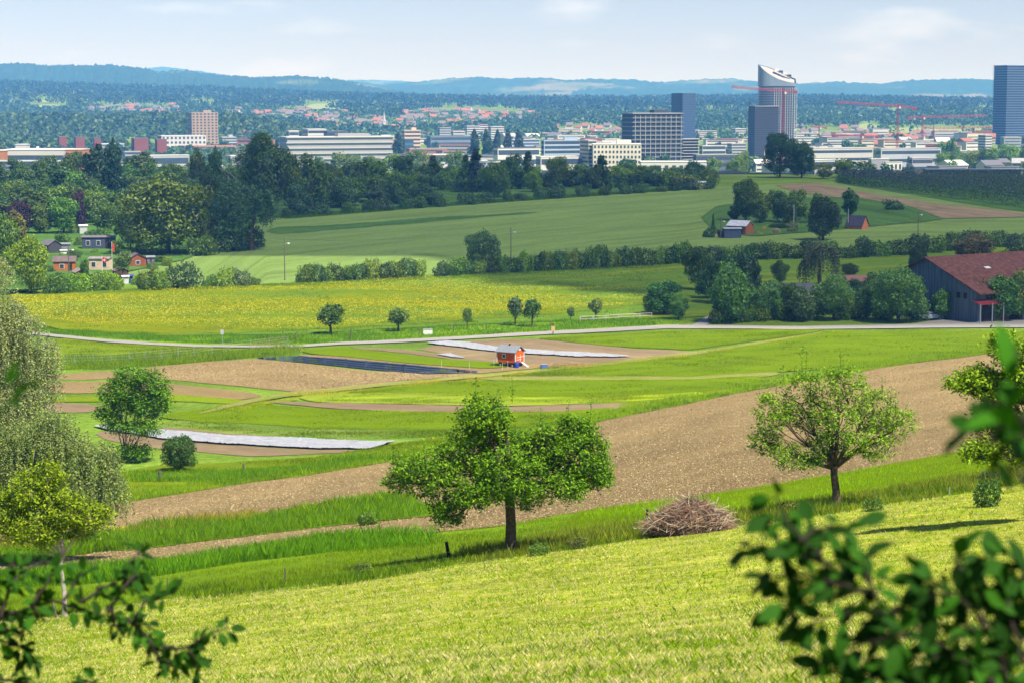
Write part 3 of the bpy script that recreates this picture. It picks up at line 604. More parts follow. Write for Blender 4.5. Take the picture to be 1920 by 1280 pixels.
orchard('pear_tree', 'young yellow green fruit tree at the lower left in front of the weeping tree', ft, (1160 - 1040) / F * DL,
        [lob(40, 920, 42, 44, DL, ft, 0), lob(-10, 960, 50, 50, DL, ft, .3), lob(75, 900, 28, 44, DL, ft, .2), lob(110, 950, 48, 42, DL, ft, -.3), lob(160, 970, 46, 26, DL, ft, 0), lob(60, 990, 60, 34, DL, ft, -.4), lob(20, 1000, 40, 24, DL, ft, .4), lob(125, 1000, 40, 18, DL, ft, .4)],
        (.19, .29, .010), 12, 560, 22, .065, tr=.085, spread=.15, bare_up=8, lean=-.08, bark=M_bark_pale)
ft = at(2010, 64); DF = 64; 
orchard('apple_tree', 'bright green fruit tree cut off by the right edge of the picture', ft, 2.0,
        [lob(1890, 650, 30, 36, DF, ft, 0), lob(1840, 715, 42, 30, DF, ft, .2), lob(1795, 715, 20, 12, DF, ft, 0), lob(1890, 730, 50, 44, DF, ft, .4), lob(1930, 690, 50, 60, DF, ft, -.3), lob(1880, 790, 44, 36, DF, ft, .5), lob(1850, 840, 42, 26, DF, ft, -.2), lob(1940, 830, 60, 50, DF, ft, .5), lob(1990, 760, 60, 80, DF, ft, 0)],
        (.20, .34, .015), 15, 1000, 20, .075, tr=.15, spread=.15)
LS = 1.0
# weeping trees at the left edge
def weeping(label, lobes, foot, col, seed, strands, leaf, name='weeping_birch', down=(1.2, 3.2), trunk=.22):
    rng = np.random.default_rng(seed); e = thing(name, label, 'tree', foot); L = np.array(lobes); P_ = []; lb = MB()
    top = Vector(lobes[0][:3]); H = top.z
    lb.tube([(0, 0, -1), (0, 0, H * .3), (top.x * .4, .2, H * .6), tuple(top)], [trunk * 1.3, trunk, trunk * .7, trunk * .2], 8)
    w = L[:, 3] * L[:, 5]; w = w / w.sum()
    for i in range(strands):
        l = L[rng.choice(len(L), p=w)]; q = sph(1, rng)[0] * rng.uniform(.55, 1.02); q[2] = abs(q[2]) if rng.random() < .75 else q[2]; p = l[:3] + q * l[3:]
        ln = rng.uniform(*down); c = int(ln * 20); t = np.linspace(0, 1, c); ox, oy = q[0] * .45, q[1] * .45
        P_.append(np.stack([p[0] + ox * (1 - np.exp(-3 * t)), p[1] + oy * (1 - np.exp(-3 * t)), p[2] - ln * t ** 1.2], 1) + rng.normal(size=(c, 3)) * .055)
    for l in lobes[1:]:
        lb.tube([(0, 0, l[2] * .55), (l[0] * .5, l[1] * .5, l[2] * .85), l[:3]], [trunk * .5, trunk * .3, .03], 5)
    cc = np.concatenate(P_); V, Fq = leaves(cc, np.full(len(cc), leaf), rng, np.tile([0, 0, .2], (len(cc), 1)), aspect=.45)
    lb.build('trunk', M_bark_pale, e, smooth=True); link('crown', mesh_np('hanging_leaves', V, Fq, M_leaf_near), e, col=col)
DW = 118; ft = at(-40, DW)
weeping('tall grey green weeping birch at the left edge of the picture', [lob(-10, 500, 30, 28, DW, ft), lob(10, 590, 34, 34, DW, ft, .5), lob(55, 600, 30, 16, DW, ft, -.3), lob(0, 660, 60, 40, DW, ft, .3), lob(60, 690, 36, 36, DW, ft, 0), lob(80, 650, 22, 22, DW, ft, .2), lob(-50, 620, 60, 90, DW, ft), lob(20, 745, 70, 40, DW, ft, -.5), lob(-40, 740, 80, 60, DW, ft, .5)], ft, (.27, .34, .15), 31, 1700, .07)
DW2 = 108; ft = at(90, DW2)
weeping('broad weeping tree with hanging grey green twigs behind the yellow green fruit tree', [lob(90, 790, 40, 26, DW2, ft), lob(40, 820, 60, 40, DW2, ft, .4), lob(110, 840, 62, 44, DW2, ft, -.4), lob(175, 860, 34, 40, DW2, ft, .2), lob(195, 910, 28, 30, DW2, ft, 0), lob(20, 880, 70, 50, DW2, ft, .3), lob(110, 910, 80, 46, DW2, ft, -.6), lob(-50, 850, 70, 70, DW2, ft, 0)], ft, (.20, .28, .09), 32, 2000, .075, name='weeping_willow', down=(.8, 2.2))
# locust tree with several stems and flat leaf layers
ft = P(235, 868); D_ = ft.y
orchard('locust_tree', 'slender many stemmed tree with a green crown left of the round bush', ft, .7,
        [lob(235, 705, 42, 18, D_, ft), lob(275, 720, 32, 24, D_, ft, .5), lob(215, 735, 38, 22, D_, ft, -.4), lob(270, 760, 36, 26, D_, ft, .3), lob(295, 745, 18, 30, D_, ft, 0), lob(235, 755, 40, 18, D_, ft, .8), lob(195, 775, 24, 14, D_, ft, 0), lob(260, 800, 34, 12, D_, ft, -.3), lob(215, 800, 30, 10, D_, ft, .2), lob(240, 850, 30, 18, D_, ft, .4)],
        (.10, .24, .012), 41, 600, 26, .12, tr=.10, spread=.3)
# bush
PR = PROTO['dense0']
plant('dense1', 338, 884, 811, 74, DARK, 'round dark green bush in front of the white fleece at the left')
plant('shrub1', 1855, 950, 893, 60, DARK, 'dark blue green bush at the meadow edge on the right', None)
plant('shrub2', 682, 1078, 1056, 40, (.09, .17, .012), 'low round tuft bush left of the leaning fence post')
# ------------------------------------------------------------------ trees of the middle distance: (proto, x, foot row, top row, width, colour, label)
for a in [
 ('dense0', 58, 552, 438, 92, FRESH, 'sunlit bright green round tree beside the allotment huts at the left'),
 ('broad1', 18, 520, 392, 66, MID, 'green tree at the left edge above the allotment huts'),
 ('tall0', 32, 470, 393, 40, OLIVE, 'brownish green oval tree above the dark gabled hut'),
 ('broad3', 40, 440, 372, 70, PURP, 'purple leaved tree at the far left of the tree belt'),
 ('broad0', 75, 440, 378, 52, MID, 'mid green tree right of the purple tree at the far left'),
 ('broad2', 120, 440, 368, 70, MID, 'bushy tree above the pale box shed of the allotments'),
 ('broad1', 22, 400, 335, 80, MID, 'leafy tree at the far left top of the allotment slope'),
 ('broad3', 95, 410, 345, 80, LIGHT, 'fresh green tree below the grey apartment block at the left'),
 ('tall1', 80, 380, 294, 36, DARK, 'dark pointed oval tree in front of the grey apartment block'),
 ('broad2', 150, 385, 318, 70, MID, 'green tree left of the two dark pines'),
 ('broad0', 175, 420, 352, 62, LIGHT, 'light green tree with white blossom right of the dark pines'),
 ('tall0', 183, 390, 268, 46, (.018, .05, .014), 'left one of the two tall dark pines at the left'),
 ('tall1', 213, 390, 258, 52, (.016, .045, .014), 'right one of the two tall dark pines at the left'),
 ('broad3', 130, 372, 283, 50, DARK, 'dark tree left of the two tall pines'),
 ('broad1', 145, 430, 355, 40, PURP, 'small purple tree in the belt below the dark pines'),
 ('broad0', 200, 440, 372, 56, MID, 'mid green bushy tree left of the huge olive green walnut'),
 ('dense1', 316, 478, 322, 172, (.085, .125, .014), 'huge olive green walnut tree with a domed crown'),
 ('broad2', 245, 470, 385, 70, (.07, .12, .025), 'olive green tree joined to the left flank of the huge walnut'),
 ('broad1', 385, 470, 400, 60, MID, 'green tree at the right foot of the huge walnut'),
 ('weep0', 470, 470, 345, 130, BLUEG, 'large blue green drooping tree at the end of the tree belt'),
 ('dense0', 496, 400, 243, 120, (.05, .12, .018), 'very tall round tree towering over the tree belt'),
 ('bare0', 462, 400, 282, 62, LIGHT, 'bare pale branched tree in the tree belt'),
 ('broad0', 440, 425, 330, 80, BLUEG, 'blue green tree left of the bare pale tree'),
 ('broad3', 395, 410, 318, 60, DARK, 'dark tree behind the right side of the huge walnut'),
 ('tall0', 372, 380, 275, 34, DARK, 'dark conifer behind the huge walnut, left of its pair'),
 ('tall1', 405, 380, 273, 40, DARK, 'dark conifer behind the huge walnut, right of its pair'),
 ('broad2', 545, 400, 285, 60, MID, 'green tree right of the very tall round tree'),
 ('broad1', 590, 395, 284, 72, MID, 'tall leafy tree in front of the long white building'),
 ('broad0', 560, 405, 335, 60, BLUEG, 'blue green tree in the belt left of the purple bush'),
 ('shrub0', 572, 398, 342, 34, PURP, 'dark purple bush in the belt left of the orange roofed hut'),
 ('broad3', 640, 392, 328, 62, (.08, .15, .04), 'pale green tree in front of the long white building'),
 ('broad2', 625, 385, 315, 50, MID, 'mid green tree right of the purple bush'),
 ('broad0', 700, 380, 292, 66, MID, 'green tree right of the orange roofed hut'),
 ('dense1', 748, 384, 318, 70, MID, 'round green tree in the middle of the tree belt'),
 ('broad1', 712, 388, 345, 50, BLUEG, 'low blue green tree near the orange roofed hut'),
 ('conifer2', 812, 352, 289, 56, DARK, 'dark yew tree in front of the white box building'),
 ('shrub1', 838, 358, 316, 60, MID, 'bright bush between the two groups of dark yews'),
 ('conifer2', 873, 362, 287, 52, DARK, 'left one of the pair of black green yews in the middle'),
 ('conifer2', 893, 362, 275, 66, (.016, .045, .012), 'right one of the pair of black green yews in the middle'),
 ('dense0', 927, 372, 302, 78, MID, 'wide round mid green tree right of the black green yews'),
 ('broad3', 960, 356, 285, 56, DARK, 'dark leafy tree behind the wide round tree'),
 ('conifer1', 990, 352, 283, 54, DARK, 'dark pointed tree right of the wide round tree'),
 ('broad1', 1000, 362, 315, 44, LIGHT, 'small light green tree right of the wide round tree'),
 ('broad2', 1045, 352, 292, 50, MID, 'tree in front of the low white flat roofs'),
 ('conifer1', 1042, 366, 318, 22, DARK, 'slim dark tree in the belt left of the dark shelter'),
 ('broad0', 1090, 350, 306, 46, MID, 'round tree left of the cream coloured apartment house'),
 ('conifer2', 1128, 354, 289, 70, DARK, 'dark pointed tree in front of the cream coloured apartment house'),
 ('broad3', 1112, 356, 310, 36, DARK, 'dark bushy tree left of the dark pointed tree'),
 ('broad1', 1165, 348, 310, 56, LIGHT, 'fresh green tree below the cream coloured apartment house'),
 ('broad2', 1200, 346, 309, 50, MID, 'green tree right below the cream coloured apartment house'),
 ('broad0', 1225, 342, 308, 36, MID, 'small tree in front of the white low pavilion'),
 ('shrub2', 1285, 344, 314, 54, DARK, 'dark bush left of the white greenhouse'),
 ('broad3', 1262, 340, 312, 40, MID, 'green tree between white pavilion and white greenhouse'),
 ('broad1', 1310, 338, 310, 34, DARK, 'dark small tree behind the white greenhouse'),
 ('dense0', 1462, 334, 246, 76, (.03, .085, .016), 'very tall dark tree in front of the scaffolded tower, left of two'),
 ('dense1', 1503, 334, 262, 56, (.035, .095, .016), 'tall dark tree to the right of the tallest dark tree'),
 ('shrub3', 1610, 332, 296, 84, (.055, .14, .02), 'round green tree mass left of the netted orchard'),
 ('broad2', 1580, 334, 300, 44, LIGHT, 'yellow green tree at the left end of the netted orchard'),
 ('broad0', 1545, 336, 304, 40, LIGHT, 'light green tree right of the tall dark trees'),
 ('dense1', 1398, 416, 330, 52, DARK, 'tall dark tree at the left of the hut garden'),
 ('broad1', 1425, 420, 352, 56, MID, 'green tree next to the tall dark tree of the hut garden'),
 ('broad0', 1378, 414, 385, 30, DARK, 'dark low tree at the left foot of the hut garden trees'),
 ('broad2', 1458, 418, 355, 44, DARK, 'dark tree in the middle of the hut garden'),
 ('broad3', 1490, 420, 352, 56, MID, 'leafy tree behind the white flagpole'),
 ('broad2', 1478, 430, 372, 40, BLUEG, 'blue green tree behind the flowering garden bushes'),
 ('dense0', 1543, 452, 366, 76, (.028, .07, .014), 'big dark tree in front of the red timber hut'),
 ('broad1', 1540, 420, 360, 40, MID, 'tree top behind the big dark tree by the red hut'),
 ('tall1', 1594, 408, 352, 42, DARK, 'dark tree behind the red timber hut'),
 ('shrub3', 1676, 395, 372, 44, DARK, 'lone bush on the dark green bank right of the red hut'),
 ('conifer0', 1337, 432, 401, 9, DARK, 'narrow columnar cypress left of the brown garden hut'),
 ('dense1', 904, 512, 427, 66, (.03, .08, .02), 'solitary dark tree rising from the long field hedge'),
 ('broad2', 1310, 545, 460, 66, DARK, 'tall dark tree at the left end of the farm trees'),
 ('broad0', 1245, 590, 522, 84, (.035, .10, .02), 'dark round fruit tree at the left of the farm lane'),
 ('broad1', 1272, 600, 548, 48, (.07, .16, .03), 'small light fruit tree left of the farm lane'),
 ('broad3', 1222, 590, 545, 40, MID, 'little green tree in front of the dark round fruit tree'),
 ('broad3', 1370, 606, 486, 92, (.065, .15, .025), 'large fresh green tree at the corner of the farm lane'),
 ('broad0', 1350, 570, 478, 80, (.04, .11, .022), 'tall green tree behind the corner of the farm lane'),
 ('broad2', 1400, 560, 470, 70, BLUEG, 'blue green tree behind the farm trees left of the willow'),
 ('broad1', 1440, 600, 524, 76, (.07, .155, .04), 'pale green fruit tree in the farm orchard row'),
 ('tall0', 1505, 604, 536, 46, (.08, .17, .05), 'slim pale green tree in the farm orchard row'),
 ('weep0', 1536, 560, 447, 78, (.09, .14, .06), 'grey green weeping willow behind the farm orchard'),
 ('dense0', 1462, 532, 486, 42, DARK, 'small round dark tree left of the weeping willow'),
 ('dense1', 1592, 516, 492, 34, DARK, 'small round dark tree right of the weeping willow'),
 ('dense0', 1563, 600, 512, 96, (.075, .17, .035), 'spreading fruit tree with a lit crown below the weeping willow'),
 ('broad3', 1625, 598, 530, 60, (.06, .14, .03), 'fruit tree between the two largest farm orchard trees'),
 ('dense1', 1684, 604, 496, 118, (.075, .17, .03), 'largest spreading fruit tree of the farm orchard'),
 ('broad2', 1640, 585, 508, 60, (.04, .11, .02), 'dark fruit tree behind the largest orchard tree'),
 ('tall1', 1765, 600, 538, 48, (.065, .18, .02), 'small fresh green tree at the barn corner'),
 ('dense0', 1722, 520, 450, 46, (.03, .085, .02), 'dark oval tree behind the barn roof'),
 ('broad1', 1826, 490, 438, 100, (.11, .13, .025), 'yellow brown broad bush tree behind the barn'),
 ('broad0', 1872, 602, 512, 100, (.06, .15, .02), 'leafy green tree in front of the barn wall'),
 ('broad3', 1910, 600, 500, 80, (.12, .17, .025), 'olive yellow tree in front of the barn at the right edge'),
 ('shrub1', 1908, 475, 434, 60, BLUEG, 'blue green bush at the right edge behind the barn'),
 ('young0', 620, 628, 566, 62, (.05, .13, .02), 'small dark round fruit tree beside the road, left of all'),
 ('young1', 747, 622, 576, 48, (.08, .16, .03), 'thin young fruit tree by the road right of the dark round one'),
 ('young2', 876, 618, 574, 20, (.07, .15, .02), 'slim young fruit tree by the road near the white box'),
 ('young1', 966, 612, 553, 34, (.07, .15, .05), 'grey green young fruit tree left of its darker neighbour'),
 ('young0', 998, 614, 556, 40, (.05, .13, .025), 'dark young fruit tree right of its grey green neighbour'),
 ('young2', 1070, 602, 574, 16, (.06, .14, .03), 'tiny young tree in the field above the yellow sign'),
 ('young1', 1117, 600, 558, 28, (.08, .16, .04), 'young tree in front of the dark round fruit tree'),
 ('young0', 231, 524, 470, 40, (.10, .15, .04), 'palm like round tree between the two flag huts'),
 ('tall0', 160, 545, 486, 16, DARK, 'slim dark bush between the brown hut and the white hut'),
]:
    a = list(a)
    if a[1] > 1180 and a[2] >= 585: a[5] = tuple(min(.5, c * 1.45) for c in a[5])  # front farm trees brightened by colour, as if sunlit, though the cloud covers them
    plant(a[0], *a[1:])
# shrubs along the allotment edge
for x, b, t, w, c, lb in [(100, 552, 512, 46, MID, 'left of the allotment hedge start'), (118, 550, 512, 50, MID, 'below the small brown roofed shed'), (150, 548, 508, 50, FRESH, 'brightest of the allotment hedge'),
        (185, 546, 504, 54, LIGHT, 'below the white hut'), (215, 545, 506, 44, FRESH, 'below the second flagpole'), (275, 545, 500, 46, MID, 'right of the grey tarpaulin'),
        (342, 542, 486, 70, (.05, .13, .03), 'largest and roundest of the allotment hedge'), (300, 545, 505, 40, LIGHT, 'between tarpaulin and the roundest bush'), (312, 500, 482, 22, LIGHT, 'above the roundest bush'),
        (395, 538, 514, 34, MID, 'low, right of the roundest bush'), (425, 538, 498, 44, LIGHT, 'tall, near the right end'), (455, 537, 500, 40, (.12, .19, .07), 'with white blossom at the right end'), (478, 536, 518, 22, MID, 'last and smallest at the right end')]:
    plant(f'shrub{int(x) % 4}', x, b, t, w, c, 'leafy bush in the allotment hedge, ' + lb, 'bushes of the allotment hedge')
for x, b, t, w, c, lb in [(380, 480, 436, 60, MID, 'left of three'), (430, 472, 425, 70, BLUEG, 'middle of three'), (470, 464, 420, 58, DARK, 'right of three')]:
    plant('shrub2', x, b, t, w, c, 'dark undergrowth bush below the blue green drooping tree, ' + lb, 'undergrowth at the belt end')
k = 0
for x, b, t, w in sorted([(78, 480, 462, 26), (112, 488, 474, 22), (140, 486, 468, 30), (150, 462, 444, 26), (138, 440, 424, 24), (172, 446, 430, 26), (196, 444, 426, 30), (222, 470, 450, 26), (236, 486, 468, 28), (205, 492, 478, 22), (160, 500, 486, 20), (92, 512, 496, 24), (108, 526, 510, 30), (142, 530, 512, 26), (216, 506, 492, 20), (284, 506, 490, 22), (300, 494, 478, 26), (268, 478, 458, 30), (206, 530, 512, 24), (255, 534, 514, 22), (176, 476, 466, 18), (120, 456, 436, 34), (250, 458, 438, 30), (325, 512, 496, 24)]):
    plant(f'shrub{k % 4}', x, b, t, w, [MID, LIGHT, DARK, (.09, .17, .03)][k * 3 % 4], f'garden bush between the allotment huts, {nth(k)} from the left', 'scattered garden bushes of the allotments'); k += 1
# the long hedge across the fields
i = 0; x = 572
while x < 1285:
    bs = float(np.interp(x, [572, 800, 960, 1100, 1280], [531, 520, 512, 505, 494])); w = 30 + 16 * RNG.random(); hh = float(np.interp(x, [572, 700, 800, 900, 1050, 1280], [36, 40, 36, 32, 46, 40])) * RNG.uniform(.75, 1.15)
    if not 800 < x < 818:
        plant(f'shrub{i % 4}', x, bs, bs - hh, w, [MID, (.04, .10, .02), LIGHT, (.05, .13, .022)][i * 7 % 4], f'bush of the long hedge behind the flower field, {nth(i)} from the left', 'bushes of the long field hedge'); i += 1
    x += w * .58
i = 0; x = 1300
while x < 1900:
    bs = float(np.interp(x, [1300, 1450, 1600, 1750, 1900], [492, 486, 484, 474, 462])); w = 44 + 18 * RNG.random(); hh = RNG.uniform(24, 42)
    if not 1525 < x < 1550:
        plant(f'shrub{(i + 1) % 4}', x, bs, bs - hh, w, [DARK, (.035, .09, .025), MID][i % 3], f'dark hedge bush behind the farm and willow, {nth(i)} from the left', 'hedge bushes behind the farm'); i += 1
    x += w * .62
# fringe of bushes where the belt meets the grain field
i = 0; x = 540
while x < 1330:
    bs = float(np.interp(x, [500, 640, 800, 960, 1200, 1330], [412, 401, 390, 378, 363, 355])); w = RNG.uniform(24, 46); hh = RNG.uniform(12, 30)
    plant(f'shrub{i % 4}', x, bs, bs - hh, w, [DARK, MID, (.05, .12, .03), BLUEG][i * 3 % 4], f'low bush below the tree belt along the grain field, {nth(i)} from left', 'low bushes along the tree belt'); i += 1
    x += w * RNG.uniform(.7, 1.3)
for i, (x, b, t, w) in enumerate([(1352, 607, 560, 50), (1392, 604, 566, 54), (1425, 602, 572, 46), (1465, 600, 560, 56), (1490, 600, 570, 46), (1530, 600, 566, 50), (1590, 599, 560, 54), (1612, 599, 572, 44), (1655, 600, 570, 50), (1720, 600, 575, 50), (1745, 598, 566, 50)]):
    plant(f'shrub{i % 4}', x, b, t, w, [DARK, (.07, .15, .015), MID][i % 3], f'dark undergrowth bush between the farm orchard trees, {nth(i)} from the left', 'undergrowth of the farm orchard')
fillers = [(1330, 560, 500, 60), (1400, 590, 520, 60), (1475, 585, 530, 60), (1600, 560, 520, 50), (1665, 560, 510, 50), (1535, 590, 545, 60)]
for i, (x, b, t, w) in enumerate(fillers):
    plant(f'broad{i % 4}', x, b, t, w, [(.05, .13, .03), (.07, .16, .035), DARK][i % 3], f'leafy tree filling the farm grove, {nth(i)} from the left', 'filler trees of the farm grove')
# the garden allotments' inner greenery: rows of trees behind
def fill(rows, x0, x1, b0, b1, hmin, hmax, wmin, wmax, protos, cols, label, group, avoid=()):
    k = 0
    items = []
    for r in range(rows):
        x = x0 + RNG.uniform(0, 20)
        while x < x1:
            w = RNG.uniform(wmin, wmax); b = b0 + (b1 - b0) * (r + .5) / rows + RNG.uniform(-6, 6)
            if not any(p[0] < x < p[1] and p[2] < b < p[3] for p in avoid): items.append((x, b, RNG.uniform(hmin, hmax), w))
            x += w * RNG.uniform(.6, .95)
    items.sort()
    for x, b, hh, w in items:
        plant(protos[k % len(protos)], x, b, b - hh, w, cols[(k * 5 + 1) % len(cols)], label.format(nth(k)), group); k += 1
fill(5, -20, 320, 345, 432, 44, 74, 52, 76, ['broad0', 'broad1', 'broad2', 'broad3', 'tall0'], [MID, DARK, (.05, .13, .03), BLUEG, (.07, .14, .03)], 'leafy tree on the wooded allotment slope at the left, {} from the left', 'trees of the left allotment slope')
fill(3, 320, 810, 348, 394, 38, 66, 46, 70, ['broad2', 'broad0', 'tall1', 'broad3', 'broad1'], [MID, DARK, BLUEG, (.04, .11, .025)], 'tree in the dense belt behind the grain field, {} from the left', 'trees of the dense belt')
fill(2, 770, 1330, 340, 356, 22, 40, 36, 56, ['broad1', 'shrub0', 'broad3', 'shrub2'], [MID, DARK, LIGHT, (.04, .11, .025)], 'smaller tree or bush in the right half of the belt, {} from the left', 'small trees of the belt right half')
fill(2, 1765, 1940, 316, 326, 34, 58, 34, 52, ['broad0', 'broad2', 'shrub1', 'broad3'], [FRESH, LIGHT, (.09, .2, .03), MID], 'sunlit fresh green tree right of the long grey blocks, {} from the left', 'sunlit trees at the right behind the netted orchard')
plant('conifer1', 1785, 318, 262, 18, DARK, 'slim dark conifer among the sunlit trees at the right')
plant('conifer0', 1703, 326, 293, 14, BLUEG, 'slim conifer right of the small white house')
plant('shrub3', 1330, 446, 424, 30, BLUEG, 'blue green bush below the cypress'); plant('shrub0', 1352, 446, 430, 16, (.12, .02, .04), 'red leaved bush beside the small blue grey shed')
plant('shrub1', 1433, 433, 424, 10, (.5, .42, .02), 'yellow flowering bush right of the brown garden hut, upper one'); plant('shrub2', 1424, 441, 434, 11, (.45, .36, .03), 'yellow flowering bush right of the brown garden hut, lower left one')
plant('shrub3', 1444, 440, 434, 9, (.4, .36, .08), 'yellow flowering bush right of the brown garden hut, lower right one'); plant('shrub0', 1456, 438, 427, 15, (.42, .40, .30), 'round cream white flowering bush in the hut garden')
plant('shrub2', 1486, 436, 412, 26, (.16, .24, .08), 'pale green bush at the foot of the white flagpole'); plant('shrub0', 1462, 428, 418, 44, FRESH, 'clipped bright green hedge in the hut garden')

# ------------------------------------------------------------------ huts, sheds and the barn
M_wall = tinted('painted_boards', .85, .15, .16, 1.5); M_roof = tinted('roofing', .8, .2, .2, 1.2)
M_tile = plain('red_roof_tiles', (.12, .052, .04), .85, .1, var=.4, scale=1.3)
M_glass = plain('window_glass', (.03, .045, .06), .12, .8, var=.1); M_white = plain('white_paint', (.62, .61, .58), .6, .3, var=.06)
M_dark = plain('dark_timber', (.035, .026, .022), .9, .1, var=.3); M_steel = plain('galvanised_steel', (.34, .35, .36), .5, .4, metal=.3)
M_post = plain('weathered_post', (.12, .10, .08), .95, .1, var=.35, scale=4); M_concrete = plain('concrete', (.38, .37, .35), .9, .15)
def planks(name, col, col2, w=.18):
    m, b = new_mat(name, .9, .12); n, l = nodes(m); t = n.new('ShaderNodeTexCoord'); s = n.new('ShaderNodeMapping'); s.inputs['Scale'].default_value = (1 / w, 1 / w, .15)
    z = n.new('ShaderNodeTexNoise'); z.inputs['Scale'].default_value = 1; z.inputs['Detail'].default_value = 3; r = ramp(n, [(.35, col), (.65, col2)])
    l.new(t.outputs['Object'], s.inputs['Vector']); l.new(s.outputs[0], z.inputs['Vector']); l.new(z.outputs['Fac'], r.inputs['Fac']); l.new(r.outputs['Color'], b.inputs['Base Color']); return m
M_redwood = planks('red_boards', (.42, .075, .018), (.50, .10, .022)); M_barn = planks('grey_blue_barn_boards', (.075, .10, .14), (.15, .18, .22), .3)
M_brown = planks('brown_boards', (.13, .06, .03), (.20, .095, .045))
def hut(px, base, w_px, h_px, label, wall=None, col=(.2, .09, .05), roof=(.12, .09, .08), rz=.35, depth=.8, name='garden_hut', ratio=.68, wins=((-.2, 1),), door=.25, flat=False, wallmat=None):
    p = P(px, base); s = p.y / F; W = w_px * s / (abs(math.cos(rz)) + depth * abs(math.sin(rz))); H = h_px * s; d = W * depth
    e = thing(name, label, 'shed' if 'shed' in name else 'hut', p, rz)
    h0, h1 = (H * ratio, H) if not flat else (H * .9, H * .99)
    b = MB(); b.gable(W * .94, d * .94, h0, h1); b.build('wall', wallmat or M_wall, e, col=col)
    b = MB(); b.roof(W * .94, d * .94, h0, h1, .25, .1); b.build('roof', M_roof, e, col=roof)
    for fx, side in wins:
        wn_ = link('window', None, e); o = wn_; x = fx * W; ww = min(.9, W * .22); hh = h0 * .36; z = h0 * .55
        b = MB()
        if side: b.box((x, -d * .47 - .03, z), (ww + .16, .06, hh + .16)); g = MB().box((x, -d * .47 - .065, z), (ww, .03, hh))
        else: b.box((-W * .47 - .03, x, z), (.06, ww + .16, hh + .16)); g = MB().box((-W * .47 - .065, x, z), (.03, ww, hh))
        bpy.data.objects.remove(wn_); wf = b.build('window', M_white, e); g.build('pane', M_glass, wf)
    if door is not None:
        b = MB().box((door * W, -d * .47 - .03, h0 * .42), (min(.9, W * .2), .06, h0 * .8)); b.build('door', M_dark, e)
    return e
hut(96, 476, 44, 26, 'dark gabled garden hut with a grey roof above the bright round tree', col=(.05, .05, .055), roof=(.13, .12, .13), rz=-.9, wins=())
hut(122, 474, 22, 18, 'grey slatted shed attached right of the dark gabled hut', col=(.16, .17, .2), roof=(.2, .2, .22), name='garden_shed', flat=True, wins=(), door=None)
hut(119, 478, 14, 9, 'small white box beside the grey slatted shed', col=(.6, .6, .58), roof=(.5, .5, .5), name='storage_box_shed', flat=True, wins=(), door=None)
hut(156, 440, 18, 18, 'pale grey upright box shed on the allotment slope', col=(.38, .4, .38), roof=(.6, .6, .6), name='garden_shed', flat=True, wins=(), door=None)
hut(186, 468, 66, 26, 'long blue grey shed with a rusty roof and light tarpaulin', col=(.05, .065, .10), roof=(.14, .12, .15), name='garden_shed', flat=True, rz=.1, depth=.4, wins=((-.3, 1), (.0, 1)))
hut(122, 510, 46, 29, 'orange brown hut with solar panel on its dark roof', col=(.34, .12, .035), roof=(.12, .09, .085), rz=.12, depth=.6, wins=((-.1, 1),), ratio=.72)
hut(189, 508, 42, 26, 'white and red hut with a wide dark window behind the small flag', col=(.52, .40, .28), roof=(.22, .2, .19), rz=-.1, depth=.6, flat=True, wins=((-.25, 1), (.28, 1)), door=None)
hut(256, 501, 42, 26, 'red brown gabled hut with a white window and white chairs', col=(.22, .07, .035), roof=(.12, .09, .09), rz=1.95, depth=1.1, wins=((-.2, 1), (.0, 0)))
hut(282, 500, 18, 20, 'blue grey porch hut with white posts beside the red brown hut', col=(.12, .13, .17), roof=(.2, .2, .22), name='garden_shed', flat=True, wins=(), door=0)
hut(150, 522, 36, 18, 'small dark hut with a pale brown gable roof in the front row', col=(.10, .035, .025), roof=(.22, .17, .15), rz=-1.1, wins=(), door=0)
hut(172, 522, 30, 9, 'low lean to shed with brown roof left of the second flagpole', col=(.15, .06, .04), roof=(.24, .2, .17), name='garden_shed', flat=True, wins=(), door=None)
hut(226, 520, 36, 19, 'small dark brown gabled hut in front of the palm like tree', col=(.09, .05, .04), roof=(.16, .11, .1), rz=-1.15, wins=(), door=0)
hut(246, 531, 8, 16, 'bright blue tent like cabinet below the red brown hut', col=(.03, .05, .2), roof=(.05, .06, .2), name='garden_shed', flat=True, wins=(), door=None)
hut(235, 532, 14, 15, 'upright pale grey cabinet shed in the allotment hedge', col=(.45, .47, .5), roof=(.5, .5, .5), name='garden_shed', flat=True, wins=(), door=None)
hut(576, 366, 30, 20, 'grey roofed hut behind the purple bush', col=(.08, .06, .07), roof=(.13, .11, .13), wins=())
hut(680, 366, 26, 19, 'small hut with a bright orange red roof in the tree belt', col=(.18, .12, .09), roof=(.45, .12, .06), rz=.15, wins=(), ratio=.45)
hut(388, 440, 32, 30, 'brown plank hut beneath the right side of the huge walnut', col=(.12, .08, .075), roof=(.07, .07, .08), flat=True, wins=())
hut(1072, 350, 36, 20, 'dark open shelter with a flat roof in the tree belt', col=(.03, .028, .03), roof=(.05, .045, .05), name='garden_shed', flat=True, wins=(), door=None)
hut(1388, 440, 54, 26, 'brown garden hut with a pale grey gable roof', col=(.26, .09, .04), roof=(.42, .44, .48), rz=-.6, depth=.8, wins=((-.25, 1), (.1, 0)), ratio=.66)
hut(1372, 447, 36, 20, 'small blue grey shed in front of the brown garden hut', col=(.055, .075, .13), roof=(.25, .28, .34), name='garden_shed', flat=True, rz=.1, depth=.6, wins=(), door=None)
e = hut(1607, 430, 46, 25, 'red timber hut with a dark steep roof and skylight', col=(.45, .16, .07), roof=(.05, .045, .07), rz=-.65, depth=.8, wins=(), door=None, ratio=.3)
